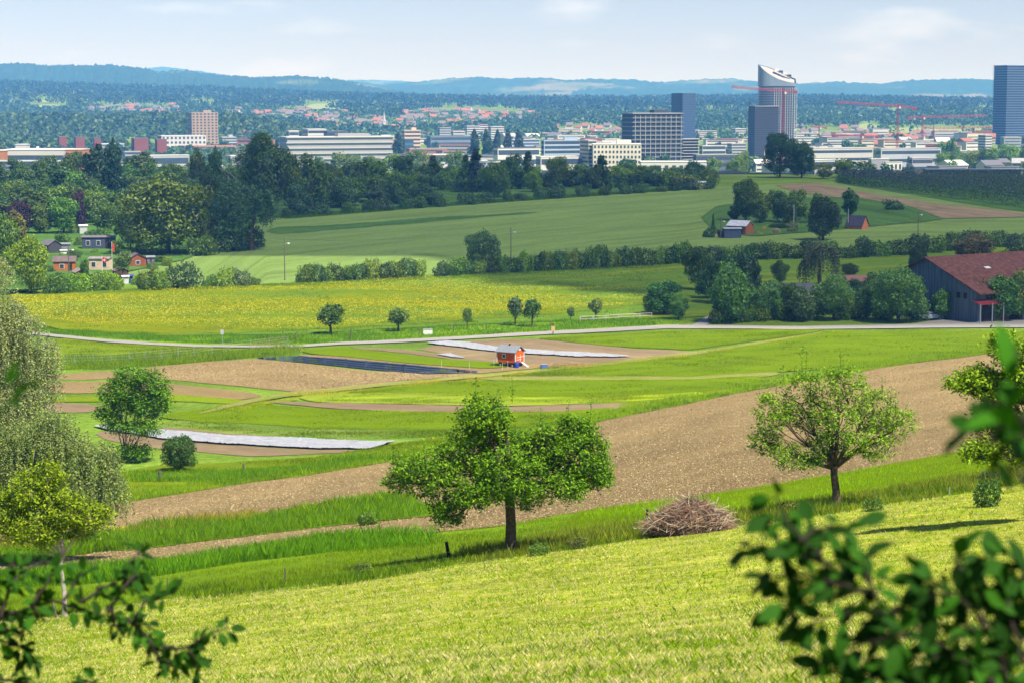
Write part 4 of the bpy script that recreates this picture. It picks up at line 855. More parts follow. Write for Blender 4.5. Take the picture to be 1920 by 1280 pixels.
# white greenhouse tunnel
p = P(1309, 352); s = p.y / F; g = thing('greenhouse', 'small white greenhouse with an arched roof at the end of the belt', 'greenhouse', p, -.1); b = MB(); w, h, dp = 30 * s * .5, 12 * s, 6.
prof = [(-h * .75 * math.cos(a), h * math.sin(a) ** .8) for a in np.linspace(0, math.pi, 9)]
for sg in (0,):
    vs = [(-w, y, z) for y, z in prof] + [(w, y, z) for y, z in prof]; k = len(prof)
    b.add(vs, [tuple(range(k - 1, -1, -1)), tuple(range(k, 2 * k))] + [(i, i + 1, k + i + 1, k + i) for i in range(k - 1)] + [(k - 1, 0, k, 2 * k - 1)])
b.build('cover', plain('polythene', (.5, .53, .56), .4, .4), g)
MB().box((-w - .04, 0, h * .4), (.06, 1.4, h * .75)).build('door', M_steel, g)
# barn
pb = P(1763, 598); s = pb.y / F; rzb = 1.08      # ridge axis turned away from the view
def barn():
    e = thing('barn', 'large grey blue wooden barn with a rusty red tiled roof and red awning', 'barn', pb, 0)
    # local frame: gable faces left and camera, long eave side faces right and camera
    e.rotation_euler[2] = R(34)
    L, Wd, H0, H1 = 27.0, 17.5, 5.6, 10.6          # ridge along local x
    off = L / 2
    yf, yr, yb, Hb = -Wd / 2, 3.2, Wd / 2, 8.1        # front eave, ridge line, back eave; the front slope is the longer one
    b = MB(); b.add([(x, y, z) for x in (0, L) for y, z in ((yf, 0), (yb, 0), (yb, Hb), (yr, H1), (yf, H0))], [(0, 1, 2, 3, 4)[::-1], (5, 6, 7, 8, 9), (0, 4, 9, 5)[::-1], (1, 6, 7, 2)[::-1], (4, 3, 8, 9)[::-1], (3, 2, 7, 8)[::-1], (0, 5, 6, 1)[::-1]]); b.build('wall', M_barn, e)
    def slope(b, y0, z0, y1, z1, ov, t=.24):
        k = (z1 - z0) / (y1 - y0); ye = y0 - ov if y0 < y1 else y0 + ov; ze = z0 + k * (ye - y0)
        q = [(-1.1, ye, ze + .03), (L + 1.1, ye, ze + .03), (L + 1.1, y1, z1 + .03), (-1.1, y1, z1 + .03)]; q += [(a, c, d + t) for a, c, d in q]; b.add(q, [(3, 2, 1, 0), (4, 5, 6, 7), (0, 1, 5, 4), (1, 2, 6, 5), (2, 3, 7, 6), (3, 0, 4, 7)])
    b = MB(); slope(b, yf, H0, yr, H1, 1.3); slope(b, yb, Hb, yr, H1, .9); rf = b.build('roof', M_tile, e)
    b = MB(); b.box((9.5, -2.0, H0 + (H1 - H0) * (6.75 / 11.95) + .42), (1.3, .7, .08), rx=math.atan((H1 - H0) / 11.95)); b.build('skylight', M_white, rf)
    for x0, w in ((2.6, 3.0), (9.5, 3.4), (16, 3.4)):
        MB().box((x0, -Wd / 2 - .04, 1.7), (w, .1, 3.4)).build('door', M_dark, e)
    MB().box((6.2, -Wd / 2 - .05, 1.6), (3.2, .08, 3.2)).build('cladding', M_brown, e)
    MB().box((13, -Wd / 2 - .05, 4.7), (22, .08, 1.0)).build('hay_opening', M_dark, e)
    a = MB(); a.box((1.0, -Wd / 2 - .9, 3.75), (5.0, 2.2, .08), rx=R(18)); a.build('awning', plain('red_awning', (.18, .015, .018), .7), e)
    for x0 in (-1.6, 1.4, 4.2): MB().box((x0, -Wd / 2 - 2.1, 1.8), (.16, .16, 3.6)).build('awning_post', M_steel, e)
    for y0 in (-5.8, -4.2): MB().box((-.03, y0, 4.6), (.08, .8, 1.0)).build('vent_window', M_dark, e)
    return e
barn()
e = hut(1606, 545, 44, 28, 'low farm building with a reddish roof between the orchard trees', col=(.10, .08, .07), roof=(.20, .10, .085), rz=.05, depth=.5, wins=(), name='farm_shed')
e = hut(1480, 570, 100, 38, 'long low farm shed with a dark roof hidden by the orchard trees', col=(.07, .05, .05), roof=(.085, .085, .11), rz=.03, depth=.3, wins=(), name='farm_shed')
# grey roofed shed behind the tall dark tree, and the long blue shed at the right
p = P(1365, 336); s = p.y / F
def longshed(px, d, w, h, dep, label, wall, roof, rz=0, name='low_hall', zt=None, pitch=.12):
    p = at(px, d)
    if zt is not None: h = zrow(zt, d) - p.z
    e = thing(name, label, 'building', p, rz); b = MB(); b.gable(w, dep, h * (1 - pitch), h); b.build('wall', M_wall, e, col=wall)
    b = MB(); b.roof(w, dep, h * (1 - pitch), h, .6, .3); b.build('roof', M_roof, e, col=roof); return e, h
longshed(1352, 985, 22, 8, 14, 'low hall with a dark blue grey gable roof left of the tall dark tree', (.5, .5, .48), (.035, .04, .07), rz=.5, zt=323, pitch=.55)
longshed(1440, 1010, 44, 8, 12, 'flat white edged hall behind the tall dark tree', (.5, .5, .5), (.04, .05, .08), rz=0, zt=325, pitch=.3)
e, h = longshed(1860, 960, 62, 6, 12, 'long flat blue grey hall behind the netted orchard', (.05, .075, .12), (.17, .2, .26), rz=-.03, zt=318, pitch=.06)
for k in range(7): MB().box((14 + k * 1.9, -6.05, h * .35), (1.1, .1, 2.2)).build('window', M_white, e)

# ------------------------------------------------------------------ the netted orchard
M_net = bpy.data.materials.new('hail_net'); M_net.use_nodes = True
n, l = nodes(M_net); b_ = n['Principled BSDF']; b_.inputs['Base Color'].default_value = (.018, .028, .05, 1); b_.inputs['Roughness'].default_value = .8
tr = n.new('ShaderNodeBsdfTransparent'); ms = n.new('ShaderNodeMixShader'); ms.inputs['Fac'].default_value = .74
l.new(b_.outputs[0], ms.inputs[1]); l.new(tr.outputs[0], ms.inputs[2]); l.new(ms.outputs[0], n['Material Output'].inputs['Surface'])
k = 0; NR = 15
for r_ in range(NR):
    f = r_ / (NR - 1)
    # front row follows the lower orchard edge, the others recede behind it
    e0 = Vector(project([1575 + 0 * f], [344 - 8 * f ** .8])[0]); e1 = Vector(project([2050], [408 - 74 * f ** .8])[0])
    if f: e0 = e0 + Vector((0, 0, 0))
    n_ = 70; rng = np.random.default_rng(300 + r_); cen = []
    for q in range(n_):
        t = (q + rng.uniform(-.2, .2)) / n_; p = e0.lerp(e1, t); p.z = float(terrain(p.x, p.y)); m_ = 46
        cen.append(np.array(p) + np.stack([rng.normal(size=m_) * .8, rng.normal(size=m_) * .45, rng.uniform(.3, 3.9, m_)], 1))
    cc = np.concatenate(cen); org = np.array([e0.x, e0.y, float(terrain(e0.x, e0.y))]); V, Fq = leaves(cc - org, np.full(len(cc), .32), rng)
    row = thing('orchard_row', f'row of low fruit trees under dark hail net, {nth(r_)} from the front', 'orchard row', tuple(org), 0, 'rows of the netted orchard')
    link('foliage', mesh_np('orchard_foliage', V, Fq, M_leaf), row, col=(.06, .15, .025))
    pb_ = MB(); nb = MB(); prev = None
    for q in range(0, 25):
        t = q / 24; p = e0.lerp(e1, t); z = float(terrain(p.x, p.y)); a = Vector((p.x, p.y, z)) - Vector(org)
        pb_.tube([a, a + Vector((0, 0, 4.1))], .07, 4)
        top = a + Vector((0, 0, 4.0))
        if prev:
            nn_ = Vector((0, 2.6, 0)); m1 = prev.lerp(top, .5) - Vector((0, 0, .35))
            nb.add([prev - nn_ - Vector((0, 0, .7)), top - nn_ - Vector((0, 0, .7)), top, prev, prev + nn_ - Vector((0, 0, .7)), top + nn_ - Vector((0, 0, .7))], [(0, 1, 2, 3), (3, 2, 5, 4)])
        prev = top
    pb_.build('post_line', M_post, row); nb.build('hail_net', M_net, row)
struct(field('orchard_floor', [(1570, 340), (1650, 333), (1920, 331)], [(1570, 346), (1650, 357), (1780, 378), (1920, 399)], M_island, .25, jt=.8))

# ------------------------------------------------------------------ poles, flags, signs
def pole(px, base, top, label, lamp=True, name='lamp_post', mat=None, r=.13, wires=False):
    p = P(px, base); h = zrow(top, p.y) - p.z; e = thing(name, label, 'pole', p)
    MB().tube([(0, 0, -.3), (0, 0, h)], [r, r * .7], 6).build('pole', mat or M_post, e)
    if lamp:
        MB().tube([(0, 0, h - 1.2), (.45, -.1, h - 1.05), (.85, -.15, h - 1.1)], .05, 5).build('arm', M_steel, e)
        b = MB(); b.tube([(.7, -.15, h - 1.05), (.9, -.15, h - 1.16), (1.25, -.16, h - 1.16)], [.1, .2, .06], 8); b.build('lamp_head', M_white, e)
    return p, h
A = pole(534, 527, 447, 'wooden pole with a white lamp beside the sunlit corner of the grain field')
B = pole(958, 500, 427, 'wooden pole with a lamp behind the long hedge right of the solitary dark tree')
Cc = pole(130, 530, 459, 'pole with a white lamp in front of the orange brown hut')
D = pole(1721, 444, 396, 'wooden pole with a lamp in the grain field right of the red hut'); E = pole(1351, 448, 408, 'pole with a lamp beside the cypress')
def wire(a, b_, label):
    (p, h), (q, k) = a, b_; P0 = p + Vector((0, 0, h - .2)); P1 = q + Vector((0, 0, k - .2)); w = MB()
    pts = [P0.lerp(P1, t) - Vector((0, 0, 1.2 * 4 * t * (1 - t))) for t in np.linspace(0, 1, 13)]; w.tube([x - P0 for x in pts], .025, 3)
    tag(link('overhead_wire', w.mesh('wire', M_dark), loc=P0), label, 'wire')
wire(Cc, A, 'overhead wire from the allotment lamp pole to the pole at the grain field corner'); wire(A, B, 'overhead wire across the lower grain field above the long hedge')
pole(1488, 436, 384, 'slender white flagpole in the hut garden', False, 'flagpole', M_white, .07); pole(1590, 430, 391, 'slender white flagpole left of the red timber hut', False, 'flagpole', M_white, .07)
def flagpole(px, base, top, label, swiss):
    p, h = pole(px, base, top, label, False, 'flagpole', M_white, .06)
    e = [o for o in bpy.data.objects if o.name.startswith('flagpole') and (o.location - p).length < .01][0]
    w_, hh = (.55, 1.9) if not swiss else (.9, 1.1); n_ = 8; b = MB(); vs = []
    for i in range(n_):
        for j in range(5): vs.append((.06 + w_ * i / (n_ - 1), .12 * math.sin(i * 1.3), h - .3 - hh * j / 4 - .25 * i / n_))
    b.add(vs, [(i*5 + j, (i+1)*5 + j, (i+1)*5 + j + 1, i*5 + j + 1) for i in range(n_ - 1) for j in range(4)])
    f = b.build('flag', plain('red_cloth', (.5, .03, .03), .8) if swiss else plain('orange_red_cloth', (.5, .07, .03), .8), e)
    if swiss:
        c = MB(); z = h - .3 - hh / 2 - .12
        for yy in (-.16, .16): c.box((.06 + w_ / 2, yy, z), (.52, .02, .16)); c.box((.06 + w_ / 2, yy * 1.03, z), (.16, .02, .52))
        c.build('white_cross', M_white, f)
flagpole(211, 520, 453, 'tall flagpole with a long red pennant between the white hut and the palm like tree', False); flagpole(192, 515, 480, 'short flagpole with a small red flag with white cross', True)
def post(px, base, top, label, r=.05, tilt=0, mat=None, name='fence_post', group=None, d=None):
    p = at(px, d) if d else P(px, base); h = (zrow(top, p.y) - p.z) / math.cos(tilt); b = MB(); q = Vector((math.sin(tilt) * h, 0, math.cos(tilt) * h))
    b.tube([(0, 0, -.3), q * .5, q], [r, r * .95, r * .9], 7); o = b.build(name, mat or M_post); o.location = p; return tag(o, label, 'post', group)
for i, (x, b, t) in enumerate([(555, 640, 624), (658, 638, 617), (786, 629, 613), (850, 624, 610), (912, 620, 607)]):
    post(x, b, t, f'thin dark fence post on the field side of the road, {nth(i)} from the left', .09, group='roadside fence posts')
post(843, 1052, 1015, 'charred looking fence post leaning left near the central tree', .075, -.16, M_dark); post(1213, 992, 954, 'dark upright post at the left side of the brush pile', .055, 0, M_dark)
post(1467, 962, 940, 'short dark post between the brush pile and the light tree', .06, .1, M_dark); post(535, 1091, 1064, 'thin grey fence stake in the grass at the lower middle left', .03)
post(300, 902, 882, 'brown wooden post left of the round dark bush', .14); post(457, 888, 868, 'brown wooden post on the grass right of the round bush', .1); post(780, 1060, 1040, 'thin stake left of the leaning post', .02)
post(314, 1106, 1082, 'thin stake in the tall grass at the lower left', .02); post(1780, 930, 912, 'thin pale stake near the right bush', .025, mat=M_steel)
# wire mesh fence along the sports green
e = thing('mesh_fence', 'light wire mesh fence with thin grey posts along the pale green strip at the left', 'fence', P(100, 672)); o0 = e.location.copy()
line = [P(x, y) for x, y in [(100, 684), (140, 685), (175, 684), (208, 683), (242, 681), (272, 678), (303, 675), (334, 672), (364, 669), (398, 664), (430, 660), (470, 656), (505, 652), (540, 648)]]
for q in line: MB().tube([q - o0, q - o0 + Vector((0, 0, 1.5))], .035, 5).build('post', M_steel, e)
b = MB()
for zz in (.3, .7, 1.1, 1.45):
    b.tube([q - o0 + Vector((0, 0, zz)) for q in line], .012, 3)
b.build('wire_mesh', M_steel, e)
# rail fence in the field by the farm
e = thing('rail_fence', 'low pale wooden rail fence in the field left of the farm lane', 'fence', P(1090, 604)); o0 = e.location.copy(); line = [P(x, y) for x, y in [(1088, 604), (1112, 603), (1136, 602), (1160, 600), (1200, 598), (1222, 597)]]
for q in line: MB().box(q - o0 + Vector((0, 0, .5)), (.12, .12, 1.1)).build('post', M_concrete, e)
for zz in (.5, .95): MB().tube([q - o0 + Vector((0, 0, zz)) for q in line], .05, 4).build('rail', M_concrete, e)
# signs and box by the road
p = P(417, 645); e = thing('trail_sign', 'small grey sign board on a post beside the left part of the road', 'sign', p); MB().tube([(0, 0, 0), (0, 0, 2.0)], .05, 5).build('post', M_steel, e); MB().box((0, -.08, 1.9), (.5, .06, .8)).build('board', M_concrete, e)
p = P(1037, 628); e = thing('field_sign', 'yellow notice board on a post where the road passes the orange wagon', 'sign', p); MB().tube([(0, 0, -.2), (0, 0, 1.9)], .08, 5).build('post', M_post, e); MB().box((0, -.1, 1.05), (.62, .06, .8)).build('board', plain('yellow_board', (.5, .36, .12), .6), e)
post(1033, 622, 602, 'dark post behind the yellow notice board', .08)
p = P(802, 628); e = thing('water_trough', 'white tank box beside the fence above the road', 'tank', p, .1); b = MB(); b.box((0, 0, .5), (1.5, .9, .8)); b.build('tank', M_white, e); MB().box((0, 0, .05), (1.3, .8, .12)).build('base', M_dark, e); MB().box((0, 0, .93), (1.58, .98, .06)).build('lid', M_steel, e)

# ------------------------------------------------------------------ the orange wagon
pw_ = P(957, 687); wz = R(-31)
e = thing('orange_wagon', 'bright orange wooden wagon hut on wheels with a grey gable roof', 'wagon', pw_, wz)
M_or = planks('orange_boards', (.52, .085, .012), (.62, .12, .014), .12)
Lw, Ww, zb, h0, h1 = 2.95, 2.3, .72, 2.25, 2.95       # long side faces left-front, gable faces right-front
b = MB(); b.gable(Lw, Ww, h0 - zb, h1 - zb); me = b.mesh('wall', M_or)
for v in me.vertices: v.co.z += zb
link('wall', me, e)
b = MB(); b.roof(Lw, Ww, h0 - zb, h1 - zb, .22, .07); me = b.mesh('roof', plain('grey_sheet_roof', (.22, .24, .26), .5, .4, metal=.2))
for v in me.vertices: v.co.z += zb
rf = link('roof', me, e); MB().tube([(-.1, 0, h1), (-.1, 0, h1 + .26)], .14, 8).build('vent', M_dark, rf)
for y in (-Ww / 2 - .01, Ww / 2 + .01):
    for x in (-Lw / 2 - .01, Lw / 2 + .01): MB().box((x, y, (zb + h0) / 2), (.12, .12, h0 - zb)).build('corner_trim', M_white, e)
w = MB(); w.box((-.35, -Ww / 2 - .03, 1.62), (.62, .05, .62)); wf = w.build('window', M_white, e); MB().box((-.35, -Ww / 2 - .065, 1.62), (.42, .03, .42)).build('pane', M_glass, wf)
MB().box((Lw / 2 + .03, 0, h1 - .42), (.05, .5, .26)).build('gable_window', M_white, e)
MB().box((Lw / 2 + .04, .1, 1.45), (.05, 1.9, .07)).build('trim_board', M_white, e); MB().box((Lw / 2 + .04, -.25, 1.12), (.05, 1.2, .07)).build('trim_board', M_white, e)
MB().box((Lw / 2 + .05, .15, 1.3), (.05, .07, 1.0)).build('trim_board', M_white, e)
MB().box((0, 0, zb - .08), (Lw - .1, Ww - .5, .16)).build('chassis', M_dark, e); MB().box((-Lw / 2 - .15, -.4, 1.15), (.3, .6, .5)).build('nest_box', M_dark, e)
for x in (-.95, 1.0):
    for y in (-Ww / 2 + .12, Ww / 2 - .12):
        ty = MB().tube([(x, y - .1, .33), (x, y + .1, .33)], .33, 14).build('wheel', M_dark, e); MB().tube([(x, y - .12, .33), (x, y + .12, .33)], .15, 10).build('rim', M_steel, ty)
st = MB().box((Lw / 2 + .75, .3, .4), (1.3, .6, .06), ry=R(32)).build('ramp', M_concrete, e)
def small(name, px, base, label, cat, fn, rz=0):
    o = thing(name, label, cat, P(px, base), rz); fn(o); return o
def barrel(o):
    MB().tube([(0, 0, 0), (0, 0, .15), (0, 0, .5), (0, 0, .75), (0, 0, .82)], [.26, .3, .32, .3, .26], 12).build('barrel', plain('blue_plastic', (.01, .05, .42), .4, .5), o); MB().tube([(0, 0, .82), (0, 0, .86)], .27, 12).build('lid', M_dark, o)
small('water_barrel', 969, 690, 'blue plastic barrel standing under the gable of the orange wagon', 'barrel', barrel)
def bluebox(o): MB().box((0, 0, .3), (.85, .6, .5)).build('box', plain('blue_paint', (.08, .13, .35), .5), o); MB().box((0, 0, .58), (.9, .65, .05)).build('lid', M_steel, o)
small('feed_box', 1020, 690, 'low blue box in the grass right of the orange wagon', 'box', bluebox, .2)
# straw heap
rng = np.random.default_rng(77); p = P(1068, 686); a = sph(2600, rng); a[:, 2] = np.abs(a[:, 2]); V, Fq = leaves(a * np.array([3.4, 1.6, .5]) * rng.uniform(.3, 1, (2600, 1)) ** .4, np.full(2600, .16), rng, aspect=.14)
tag(link('straw_heap', mesh_np('straw_heap', V, Fq, plain('straw', (.42, .30, .13), .9)), loc=p), 'flat heap of golden straw on the field right of the wagon', 'straw heap')
# light fence posts near wagon
for i, (x, bb) in enumerate([(828, 690), (880, 692), (926, 688), (942, 694), (952, 691)]): post(x, bb, bb - 15, f'thin pale stake in front of the orange wagon, {nth(i)} from the left', .02, mat=M_white, group='pale stakes by the wagon')
# parked car under the trees
def car(o):
    prof = [(-2.1, .35), (-2.15, .75), (-1.9, .95), (-1.2, 1.0), (-.6, 1.42), (.9, 1.46), (1.6, 1.02), (2.1, .92), (2.15, .4)]
    body = MB(); k = len(prof); vs = []
    for y, ins in ((-.86, 0), (.86, 0)): vs += [(x, y * (1 if z < 1.05 else .84), z) for x, z in prof]
    body.add(vs, [tuple(range(k)), tuple(range(2 * k - 1, k - 1, -1))] + [(i, k + i, k + (i + 1) % k, (i + 1) % k) for i in range(k)])
    body.build('body', plain('silver_blue_paint', (.42, .48, .54), .25, .6, metal=.3), o)
    for y in (-.8, .8): MB().box((.1, y, 1.22), (1.7, .06, .3)).build('side_window', M_glass, o)
    MB().box((-.93, 0, 1.22), (.06, 1.3, .5), ry=R(50)).build('windscreen', M_glass, o)
    for x in (-1.35, 1.35):
        for y in (-.8, .8):
            t_ = MB().tube([(x, y - .1, .32), (x, y + .1, .32)], .32, 14).build('wheel', M_dark, o); MB().tube([(x, y - .12, .32), (x, y + .12, .32)], .18, 8).build('rim', M_steel, t_)
small('parked_car', 1745, 600, 'pale blue grey car parked under the trees left of the barn', 'car', car, .35)
# ------------------------------------------------------------------ the town
M_facade = tinted('rendered_facade', .85, .15, .06, .08); M_slab = plain('balcony_concrete', (.40, .40, .40), .85, var=.06); M_flat = tinted('flat_roof', .9, .1, .12, .1)
M_win = plain('dark_windows', (.045, .06, .085), .2, .6, var=.15, scale=.3); M_crane = plain('crane_red', (.28, .035, .045), .6, var=.05)
def building(pl, pr, top, d, label, col=(.55, .54, .52), roof=(.35, .35, .36), side=.25, depth=None, rz=R(22), storeys=None, style='band', bays=8, win=None, base_z=None, name='apartment_block', tophouse=False, winfrac=.5, group=None, cat='building'):
    W = (pr - pl) / F * d; px = (pl + pr) / 2; p = at(px, d); h = zrow(top, d) - p.z
    if side > 0: bdep = W * side / math.sin(rz); a = W * (1 - side) / math.cos(rz)
    else: rz = 0; a = W; bdep = depth or max(10, W * .4)
    if depth: bdep = depth
    e = thing(name, label, cat, p, rz, group)
    MB().box((0, 0, h / 2 - 1), (a, bdep, h + 2)).build('wall', M_facade, e, col=col)
    b = MB(); b.box((0, 0, h + .25), (a + .5, bdep + .5, .5))
    r = b.build('roof', M_flat, e, col=roof)
    if tophouse: MB().box((a * .15, 0, h + 1.9), (a * .3, bdep * .4, 2.8)).build('roof_house', M_facade, r, col=[c * .95 for c in col])
    s = storeys or max(2, round(h / 3.1)); sh = h / s; wh = sh * winfrac
    if style == 'band':
        for k in range(s):
            MB().box((0, 0, sh * (k + .55)), (a * .97 if bdep > 0 else a, bdep + .12, wh)).build('window_band', M_win, e)
            if side > 0: pass
        for k in range(s):
            MB().box((0, 0, sh * (k + .55)), (a + .1, bdep * .9, wh * .98)).build('side_window_band', M_win, e)
    elif style == 'grid':
        bw = a / bays; me = MB().box((0, 0, 0), (bw * .5, .3, wh)).mesh('window', M_win)
        for k in range(s):
            for j in range(bays): link('window', me, e, loc=(-a / 2 + bw * (j + .5), -bdep / 2, sh * (k + .55)))
        if side > 0:
            m2 = MB().box((0, 0, 0), (.3, bdep * .8, wh)).mesh('side_window', M_win)
            for k in range(s): link('side_window', m2, e, loc=(-a / 2, 0, sh * (k + .55)))
    elif style == 'slab':
        for k in range(s): MB().box((0, 0, sh * (k + .98)), (a + 2.6, bdep + 2.6, sh * (.3 if d > 2600 else .17))).build('floor_slab', win or M_slab, e)
    return e, a, bdep, h
WH, GR, LG, BL, TAN, RED = (.52, .51, .49), (.26, .28, .31), (.37, .38, .40), (.14, .19, .28), (.34, .245, .16), (.20, .065, .05)
